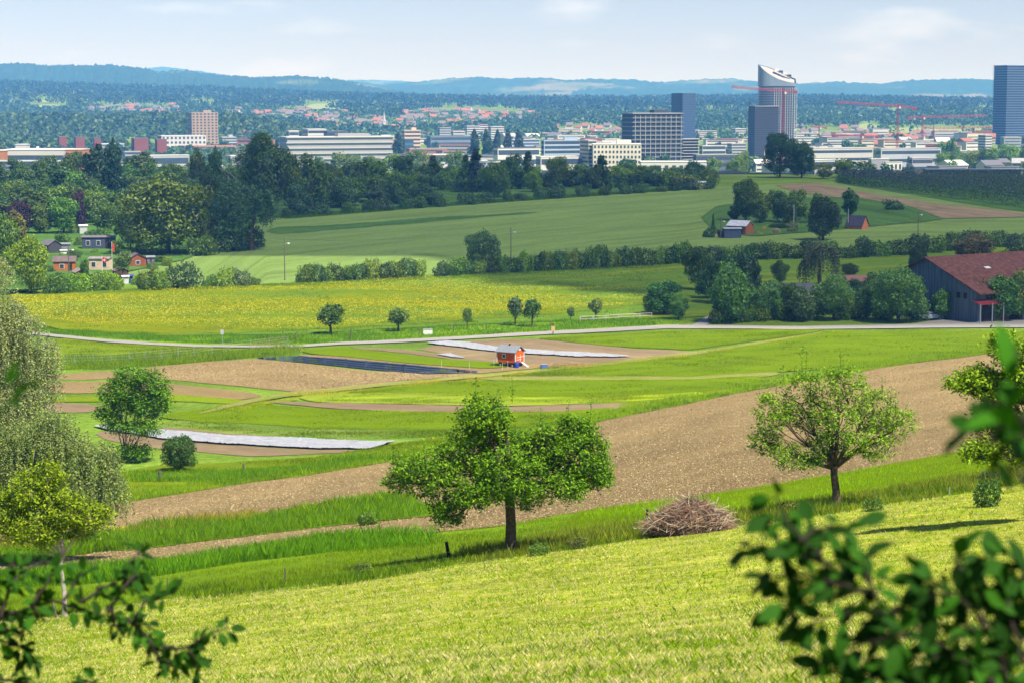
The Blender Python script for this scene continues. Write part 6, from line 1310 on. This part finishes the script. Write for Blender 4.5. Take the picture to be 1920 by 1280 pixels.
strip(5000, [(480, 640), (540, 632), (575, 630)], [(480, 655), (575, 662)], .55, (0.263, 0.310, 0.035), 'tall weeds hiding the bend of the road', 17, x0=470, x1=575)
strip(6000, [(560, 752), (1340, 740)], [(560, 757), (1138, 758), (1340, 744)], .4, (0.242, 0.403, 0.010), 'leafy rows below the vegetable patch', 18, x0=560, x1=1320, thr=.5)
strip(14000, [(200, 546), (600, 531), (960, 512), (1280, 493)], [(200, 552), (600, 537), (960, 518), (1280, 499)], .6, (0.161, 0.279, 0.010), 'grass margin at the far edge of the flower field', 19, x0=60, x1=1290, thr=.4)
strip(9000, [(540, 406), (800, 386), (1200, 360), (1340, 350)], [(540, 412), (800, 391), (1200, 363), (1340, 354)], 1.3, (0.081, 0.186, 0.010), 'tall dark grass margin above the grain field', 20, x0=500, x1=1340)
strip(7000, [(440, 885), (600, 870), (740, 846)], [(440, 905), (600, 885), (740, 862)], .7, (0.142, 0.310, 0.007), 'fresh grass left above the ploughed field', 21, x0=230, x1=740, thr=.2)
# texture of the growing crops
CROPC = (.15, .25, .002)
for i_, (n_, t_, b_, xa, xb) in enumerate([(26000, [(940, 706), (1018, 693), (1300, 663), (1464, 639), (1549, 623), (1920, 623)], [(940, 707), (1300, 706), (1464, 696), (1628, 689), (1920, 655)], 940, 1980), (9000, [(650, 738), (777, 718), (950, 715), (1300, 713), (1440, 705)], [(650, 739), (860, 740), (1200, 741), (1440, 721)], 650, 1440),
    (10000, [(300, 779), (483, 758), (640, 770), (870, 775), (1050, 773), (1170, 765)], [(300, 786), (483, 796), (825, 807), (1170, 777)], 300, 1170), (8000, [(1010, 636), (1100, 629), (1300, 621), (1549, 619)], [(1010, 637), (1150, 649), (1300, 655), (1549, 620)], 1010, 1549),
    (12000, [(220, 892), (420, 869), (586, 859), (740, 834), (900, 807), (1060, 777)], [(220, 938), (328, 922), (586, 884), (740, 860), (1060, 798)], 220, 1060), (8000, [(90, 634), (200, 644), (490, 656)], [(90, 692), (300, 682), (490, 664)], 90, 490)]):
    strip(n_, t_, b_, .32, CROPC, 'uneven young crop and grass catching the sun', 40 + i_, x0=xa, x1=xb, wid=.011, thr=.25, lean=.6)
strip(16000, [(600, 737), (860, 741), (1200, 743), (1320, 735)], [(600, 753), (870, 761), (1138, 757), (1320, 741)], .3, (.24, .33, .01), 'lettuce and cabbage rows', 50, x0=600, x1=1320, wid=.014, thr=.4, lean=.9)
strip(12000, [(300, 790), (600, 801), (820, 807), (1100, 788)], [(300, 811), (600, 829), (900, 817), (1100, 790)], .3, (.14, .24, .01), 'green rows of the vegetable patch', 51, x0=300, x1=1100, wid=.014, thr=.4, lean=.9)
strip(22000, [(150, 556), (600, 532), (960, 513), (1280, 493)], [(150, 618), (560, 628), (700, 617), (1280, 594)], .6, (.15, .24, .008), 'green stalks in the flower field', 52, x0=60, x1=1290, wid=.009, thr=.4, lean=.4)
# clods of the ploughed fields
def clods(n_, top, bot, x0, x1, size, seed):
    p = region(n_, top, bot, rng, x0, x1); p[:, 2] += .07; V, Fq = leaves(p, size * (.5 + p[:, 1] / 150), rng, flat=1.0, aspect=.7)
    struct(link('soil_clods', mesh_np('soil_clods', V, Fq, M_clod), col=(.36, .28, .15)), 'stuff', 'crumbs and clods of dry soil')
M_clod = leafy('clods', .65, 1.18, 0, .9, (1.1, 1.05, 1))
clods(60000, off(big_top, 3), br1_bot, 0, 1920, .035, 1); clods(9000, [(290, 690), (483, 675), (700, 698), (880, 702)], [(319, 710), (469, 725), (586, 735), (740, 715), (880, 704)], 290, 870, .04, 2)
# flowers of the rape field as real yellow heads
fl = plain('rape_blossom', (.44, .38, .002), .7)
p = region(60000, [(40, 556), (200, 550), (480, 540), (600, 535), (800, 523), (960, 530), (1270, 545)], [(40, 598), (200, 618), (560, 622), (700, 612), (960, 592), (1270, 570)], rng, 20, 1250)
s = clump(p, .06, 2) * .4 + clump(p * np.array([.25, 1.6, 1]), .09, 5) * .5 + rng.random(len(p)) * .3; p = p[s > .52 + .22 * sstep(500, 1200, 960 + F * p[:, 0] / p[:, 1])]; p[:, 2] += rng.uniform(.5, .9, len(p))
V, Fq = leaves(p, np.full(len(p), .085), rng, flat=1.2, aspect=.9); struct(link('rape_flowers', mesh_np('rape_flowers', V, Fq, fl)), 'stuff', 'bright yellow rape blossom drifting over the field')
# wire fence near the meadow edge
e = thing('wire_fence', 'old sagging wire along the lower edge of the tall grass', 'fence', P(535, 1091)); o0 = e.location.copy(); line = [P(x, y) for x, y in [(230, 1118), (314, 1106), (420, 1098), (535, 1091), (660, 1084), (780, 1066), (852, 1056)]]
for zz in (.25, .5): 
    b = MB(); b.tube([q - o0 + Vector((0, 0, zz)) for q in line], .003, 3); b.build('wire', M_post, e)
# brush pile
p = P(1295, 1000); s = p.y / F; rng = np.random.default_rng(44); V = []
pile = thing('brush_pile', 'big heap of dry brown twigs on the meadow edge', 'brush pile', p); hw, hh = 86 * s, (1000 - 930) * s * .93
mnd = MB(); n1, n2 = 28, 10; vs = []
for i in range(n1):
    for j in range(n2 + 1):
        a = 2 * math.pi * i / n1; t = j / n2; rr = (1 - t ** 1.7) ; vs.append((hw * .9 * rr * math.cos(a) * (1 + rng.normal() * .03), hw * .55 * rr * math.sin(a), hh * .86 * t ** .75 * (1 + rng.normal() * .04) - .1 - hw * .16 * rr * math.sin(a)))
mnd.add(vs, [(i * (n2 + 1) + j, ((i + 1) % n1) * (n2 + 1) + j, ((i + 1) % n1) * (n2 + 1) + j + 1, i * (n2 + 1) + j + 1) for i in range(n1) for j in range(n2)]); mnd.build('core', plain('rotting_brush', (.09, .06, .045), .95, .1, var=.4, scale=8), pile)
def sticks(count, mat, rad, ln, nm):
    b = MB()
    for _ in range(count):
        a = rng.uniform(0, 6.28); t = rng.random() ** .8; rr = (1 - t ** 1.9) * rng.uniform(.86, 1.04); c = Vector((hw * .95 * rr * math.cos(a), hw * .6 * rr * math.sin(a), hh * .92 * t ** .8 - hw * .16 * rr * math.sin(a)))
        dv = Vector((rng.normal(), rng.normal() * .6, rng.normal() * .35 - .1)).normalized(); l_ = rng.uniform(*ln); k_ = Vector(rng.normal(size=3) * l_ * .1); r_ = rad * rng.uniform(.5, 1.4)
        b.tube([c - dv * l_ / 2, c + k_, c + dv * l_ / 2 + Vector((0, 0, .02))], [r_, r_ * .8, r_ * .4], 3)
    b.build(nm, mat, pile)
sticks(1500, plain('grey_twigs', (.20, .15, .11), .9, var=.3, scale=3), .011, (.4, 1.3), 'grey_twigs'); sticks(700, plain('red_brown_twigs', (.26, .13, .075), .9, var=.3, scale=3), .011, (.4, 1.3), 'brown_twigs'); sticks(260, plain('pale_twigs', (.48, .38, .26), .9, var=.2, scale=3), .012, (.5, 1.8), 'pale_twigs')
# leaning stake by the pear tree
post(108, 1158, 1128, 'leaning wooden stake at the foot of the yellow green fruit tree', .045, -.3)
p = P(232, 1012); V, Fq = leaves(np.array(p) + rng.normal(size=(160, 3)) * np.array([.28, .2, .2]) + np.array([0, 0, .5]), np.full(160, .06), rng); 
tag(link('yellow_wildflower', mesh_np('yellow_wildflower', V, Fq, fl)), 'yellow flowering weed in the green verge at the left', 'wildflower')
# tall weeds standing in the verge, dark clumps near the central tree
for i, (x, y, t, w, c) in enumerate([(690, 985, 955, 44, (.10, .20, .01)), (1640, 958, 938, 44, (.08, .16, .01)), (1010, 1042, 1024, 44, (.10, .17, .015)), (1080, 1030, 1012, 44, (.12, .16, .03)), (1500, 965, 945, 56, (.11, .17, .02)), (1862, 905, 880, 60, (.06, .12, .02))]):
    plant(f'shrub{i % 4}', x, y, t, w, c, ['dark green weed clump at the right end of the green verge', 'dark grass clump right of the crooked trunk', 'grey green weeds at the foot of the central tree', 'pale weeds right of the central tree', 'weed clump left of the crooked trunk', 'low dark scrub behind the right bush'][i])

# ------------------------------------------------------------------ the twigs close to the camera
M_near = leafy('near_leaves', .5, 1.6, .24, .75, (1.2, 1.1, .7)); M_near.node_tree.nodes['Principled BSDF'].inputs['Specular IOR Level'].default_value = .12
def pxd(px, py, d):
    ax, az = rays(px, py); return Vector((float(ax) * d, d, float(az) * d))
def leaf_geo(c, dirv, up, L, Wd, curl):
    a = dirv.normalized(); s = a.cross(up); s = s.normalized() if s.length > .01 else Vector((1, 0, 0)); nn = s.cross(a); V = []
    for t, w_ in ((0, .06), (.22, .75), (.5, 1), (.78, .68), (1, .03)):
        m = c + a * L * t - nn * curl * L * t * t; V += [m - s * Wd * w_ / 2 + nn * .1 * Wd * w_, m, m + s * Wd * w_ / 2 + nn * .1 * Wd * w_]
    return V
LF = [(3 * i + j, 3 * i + j + 1, 3 * i + j + 4, 3 * i + j + 3) for i in range(4) for j in range(2)]
def near_tree(name, label, trunk, twigs, leafL, col, seed, bark_r, stems):  # col: leaf green darkened in place of shade from a tree overhead
    rng = np.random.default_rng(seed); e = thing(name, label, 'tree', trunk[0]); o = Vector(trunk[0]); tb = MB()
    tb.tube([Vector(q) - o for q in trunk], [bark_r * (1 - .6 * i / (len(trunk) - 1)) for i in range(len(trunk))], 10); tb.build('trunk', M_bark, e, smooth=True)
    lb = MB(); VV, FF = [], []
    for s_ in stems: lb.tube([Vector(q) - o for q in s_[0]], [s_[1] * (1 - .55 * i / (len(s_[0]) - 1)) for i in range(len(s_[0]))], 7)
    for tw in twigs:
        pts, dens = tw[0], tw[1]; pts = [Vector(q) for q in pts]
        fine = []
        for i in range(len(pts) - 1):
            for t in np.linspace(0, 1, 6, endpoint=False): fine.append(pts[i].lerp(pts[i + 1], t) + Vector(rng.normal(size=3) * leafL * .05))
        fine.append(pts[-1]); k = len(fine); rr = tw[2] if len(tw) > 2 else .004
        lb.tube([q - o for q in fine], [rr * (1 - .6 * i / k) for i in range(k)], 5)
        tot = sum((fine[i + 1] - fine[i]).length for i in range(k - 1)); nl = int(.92 * dens * tot / leafL) + 1
        for q in range(nl):
            t = rng.uniform(0.05, 1) * (k - 1); i = min(int(t), k - 2); c = fine[i].lerp(fine[i + 1], t - i); ax_ = (fine[i + 1] - fine[i]).normalized()
            dv = (ax_ * rng.uniform(.1, .9) + Vector(rng.normal(size=3)) * .75 + Vector((0, 0, -.15))).normalized(); up = Vector((rng.normal() * .45, -.55 + rng.normal() * .5, .7)).normalized(); L_ = leafL * rng.uniform(.6, 1.15)
            st = c + dv * L_ * .3; lb.tube([c - o, st - o], [.0012, .0009], 3); b0 = len(VV)
            VV += [tuple(v - o) for v in leaf_geo(st, dv, up, L_, L_ * rng.uniform(.42, .58), rng.uniform(.05, .35))]; FF += [tuple(f + b0 for f in g) for g in LF]
    lb.build('branches', M_dark, e, smooth=True); me = mesh_np('near_leaves', VV, FF, M_near, smooth=True); link('crown', me, e, col=col); return e
d = 4.0
def T(lst, d): return [pxd(x, y, d + (i * .05)) for i, (x, y) in enumerate(lst)]
gx = 1.75; root = Vector((gx, 4.35, float(terrain(gx, 4.35)) - .3))
tw = []
for path, den in [
    ([(1850, 1270), (1740, 1190), (1640, 1120), (1560, 1060), (1500, 1010)], 8), ([(1560, 1060), (1470, 1030), (1400, 1020)], 7), ([(1540, 1040), (1480, 985), (1455, 930)], 5), ([(1600, 1100), (1500, 1080), (1430, 1075)], 6),
    ([(1620, 1110), (1520, 1120), (1460, 1130)], 4), ([(1500, 1010), (1540, 985), (1600, 990)], 4), ([(1660, 1150), (1560, 1150), (1470, 1190)], 6), ([(1700, 1190), (1620, 1200), (1540, 1230)], 7), ([(1640, 1120), (1620, 1060), (1600, 1050)], 9),
    ([(1760, 1230), (1680, 1240), (1620, 1260)], 8), ([(1900, 1290), (1850, 1180), (1790, 1110), (1730, 1080)], 8), ([(1850, 1180), (1800, 1080), (1790, 1040)], 6), ([(1920, 1240), (1890, 1130), (1860, 1060), (1850, 1040)], 8), ([(1960, 1200), (1930, 1100), (1900, 1040)], 7),
    ([(1790, 1110), (1740, 1120), (1700, 1150)], 7), ([(1850, 1180), (1790, 1180), (1740, 1190)], 8), ([(1920, 1240), (1830, 1230), (1760, 1260)], 9), ([(1960, 1290), (1870, 1280), (1780, 1290)], 9), ([(1960, 1160), (1900, 1160), (1850, 1120)], 8),
    ([(1800, 1300), (1700, 1290), (1600, 1290)], 7), ([(1950, 1250), (1900, 1200), (1860, 1220)], 9), ([(1720, 1300), (1660, 1270), (1560, 1250)], 6)]:
    tw.append((T(path, d), den, .0045))
near_tree('near_fruit_tree', 'blurred dark leaves of a fruit tree close to the camera at the lower right', [root, Vector((1.65, 4.3, -1.9)), Vector((1.45, 4.25, -1.35)), pxd(1960, 1180, 4.2)], tw, .066, (.016, .068, .004), 51, .05,
          [([Vector((1.5, 4.25, -1.5)), pxd(1900, 1300, 4.0), pxd(1850, 1270, 4.0)], .016), ([Vector((1.45, 4.25, -1.35)), pxd(1960, 1290, 4.1)], .014)])
d2 = 2.9; gx = 1.30; root = Vector((gx, 2.9, float(terrain(gx, 2.9)) - .3)); tw = []
for path, den in [([(1990, 960), (1925, 880), (1900, 800), (1890, 720)], 1.5), ([(1930, 900), (1890, 860), (1850, 840)], 1.8), ([(1940, 800), (1890, 770), (1850, 745)], 1.4), ([(1960, 740), (1920, 690), (1900, 650)], 1.6), ([(1950, 870), (1920, 820), (1915, 760)], 2), ([(1870, 830), (1835, 815), (1826, 800)], 1.2)]:
    tw.append((T(path, d2), den, .003))
near_tree('near_sapling', 'few very blurred leaves right at the edge of the picture on the right', [root, Vector((1.2, 2.9, -1.2)), pxd(2110, 980, 2.9), pxd(1990, 960, 2.9)], tw, .085, (.02, .09, .004), 63, .022, [([pxd(2110, 980, 2.9), pxd(1960, 800, 2.9), pxd(1960, 740, 2.9)], .008)])
d3 = 7.2; gx = -2.75; root = Vector((gx, 7.2, float(terrain(gx, 7.2)) - .3)); tw = []
for path, den in [([(-60, 1180), (20, 1150), (100, 1125), (180, 1150), (240, 1160), (290, 1180)], 4), ([(0, 1160), (20, 1100), (40, 1070), (90, 1050)], 7), ([(60, 1130), (90, 1090), (110, 1060)], 7), ([(120, 1125), (150, 1080), (180, 1060)], 4), ([(-40, 1120), (0, 1080), (30, 1050)], 6),
    ([(200, 1150), (225, 1110), (240, 1060), (265, 1030)], 9), ([(225, 1110), (250, 1080), (262, 1060)], 9), ([(250, 1165), (270, 1130), (300, 1120), (320, 1110)], 7), ([(240, 1160), (280, 1200), (310, 1230), (330, 1255)], 9), ([(280, 1200), (300, 1240), (335, 1240)], 7),
    ([(300, 1210), (350, 1215), (385, 1190), (425, 1175)], 6), ([(350, 1215), (370, 1240), (375, 1255)], 7), ([(-60, 1220), (0, 1200), (40, 1210), (60, 1235)], 8), ([(-40, 1180), (10, 1180), (40, 1175)], 7), ([(-60, 1290), (0, 1270), (60, 1280)], 9), ([(120, 1300), (150, 1275), (180, 1280)], 6), ([(60, 1130), (70, 1160), (40, 1185)], 6), ([(210, 1145), (215, 1170), (230, 1185)], 6), ([(150, 1130), (190, 1100), (220, 1090)], 6)]:
    tw.append((T(path, d3), den, .0075))
near_tree('near_fruit_tree', 'blurred dark leafy branch reaching in at the lower left', [root, Vector((-2.7, 7.2, -2.9)), Vector((-2.55, 7.2, -2.3)), pxd(-260, 1100, 7.2)], tw, .06, (.018, .07, .004), 72, .07, [([Vector((-2.55, 7.2, -2.3)), pxd(-150, 1200, 7.2), pxd(-60, 1180, 7.2)], .02), ([pxd(-150, 1200, 7.2), pxd(-60, 1290, 7.2)], .014)])
tw = [(T([(-60, 760), (-20, 745), (12, 735)], 3.0), 5, .003), (T([(-60, 800), (-20, 775), (14, 770)], 3.0), 3, .003)]
gx = -1.2; near_tree('near_sapling', 'two very blurred leaves at the left edge of the picture', [Vector((gx, 3.0, float(terrain(gx, 3.0)) - .3)), Vector((-1.1, 3, -1)), pxd(-160, 790, 3.0), pxd(-60, 770, 3.0)], tw, .06, (.02, .08, .005), 83, .015, [])
# ------------------------------------------------------------------ clouds out of frame that shade the middle distance
def cloud(name, outline, alt, label, seed, trans=.5):
    """outline: ground polygon (x, y) the cloud keeps the sun from; the cloud floats along the sun's direction"""
    m, b = new_mat('cloud', 1, 0); n, l = nodes(m); b.inputs['Base Color'].default_value = (.85, .87, .9, 1)
    tr = n.new('ShaderNodeBsdfTransparent'); ms = n.new('ShaderNodeMixShader'); ms.inputs['Fac'].default_value = trans
    l.new(b.outputs[0], ms.inputs[1]); l.new(tr.outputs[0], ms.inputs[2]); l.new(ms.outputs[0], n['Material Output'].inputs['Surface'])
    r = np.random.default_rng(seed); k = (alt + 38) / sv.z
    pts = np.array(outline, float); st = 16
    gx = np.arange(pts[:, 0].min() - st, pts[:, 0].max() + st, st); gy = np.arange(pts[:, 1].min() - st, pts[:, 1].max() + st, st)
    X, Y = np.meshgrid(gx, gy, indexing='ij'); Xj = X + 14 * np.sin(Y / 37 + seed) + 9 * np.sin(Y / 13); Yj = Y + 12 * np.sin(X / 41) + 7 * np.sin(X / 17)
    ins = np.zeros(X.shape, bool); dist = np.full(X.shape, 1e9)
    for i in range(len(pts)):
        (x0, y0), (x1, y1) = pts[i], pts[(i + 1) % len(pts)]
        c = ((y0 > Yj) != (y1 > Yj)) & (Xj < (x1 - x0) * (Yj - y0) / (y1 - y0 + 1e-9) + x0); ins ^= c
        t = np.clip(((Xj - x0) * (x1 - x0) + (Yj - y0) * (y1 - y0)) / ((x1 - x0) ** 2 + (y1 - y0) ** 2), 0, 1)
        dist = np.minimum(dist, np.hypot(Xj - x0 - t * (x1 - x0), Yj - y0 - t * (y1 - y0)))
    s = np.where(ins, dist, 0); th = np.sqrt(np.clip(s, 0, 150)) * 6 * (1 + .25 * np.sin(X / 31) * np.sin(Y / 27)) + r.normal(size=X.shape) * 2
    th = np.where(ins, np.maximum(th, 1), 0)
    cx = X + sv.x * k; cyv = Y + sv.y * k
    top = np.stack([cx, cyv, alt + th], -1).reshape(-1, 3); bot = np.stack([cx, cyv, alt - th * .2], -1).reshape(-1, 3)
    f = gridfaces(len(gx), len(gy)); keep = ins.ravel()[f].all(1); f = f[keep]
    V = np.concatenate([top, bot]); Fc = np.concatenate([f, f[:, ::-1] + len(top)])
    # rim
    e = {}
    for q in f:
        for a, c in ((q[0], q[1]), (q[1], q[2]), (q[2], q[3]), (q[3], q[0])):
            if (c, a) in e: del e[(c, a)]
            else: e[(a, c)] = 1
    rim = np.array([(a, a + len(top), c + len(top), c) for a, c in e])
    used = np.unique(np.concatenate([Fc.ravel(), rim.ravel()])); rm = np.zeros(len(V), int); rm[used] = np.arange(len(used))
    struct(link(name, mesh_np(name, V[used], rm[np.concatenate([Fc, rim])], m, smooth=True)), label=label)
def gp(px, py): p = P(px, py); return (p.x, p.y)
cloud('cloud', [gp(250, 478), gp(560, 492), gp(640, 510), gp(700, 495), gp(900, 498), gp(1050, 520), gp(1190, 600), gp(1310, 610), gp(1500, 611), gp(1700, 607), (190, 340), (420, 460), (560, 1000), (250, 960), (120, 1020), (-60, 1010), (-128, 760), (-112, 620)], 640, 'white cumulus cloud', 2, .61)
# ------------------------------------------------------------------ the hazy air
hm = bpy.data.materials.new('haze'); hm.use_nodes = True; n, l = nodes(hm)
n.remove(n['Principled BSDF']); pv = n.new('ShaderNodeVolumePrincipled')
pv.inputs['Color'].default_value = (.12, .42, 1.0, 1); pv.inputs['Density'].default_value = HAZE; pv.inputs['Anisotropy'].default_value = -.1; pv.inputs['Absorption Color'].default_value = (1, 1, 1, 1)
l.new(pv.outputs[0], n['Material Output'].inputs['Volume'])
b = MB(); b.box((0, 14500, 90), (30000, 29600, 500)); struct(b.build('haze', hm), 'stuff', 'thin blue summer haze')
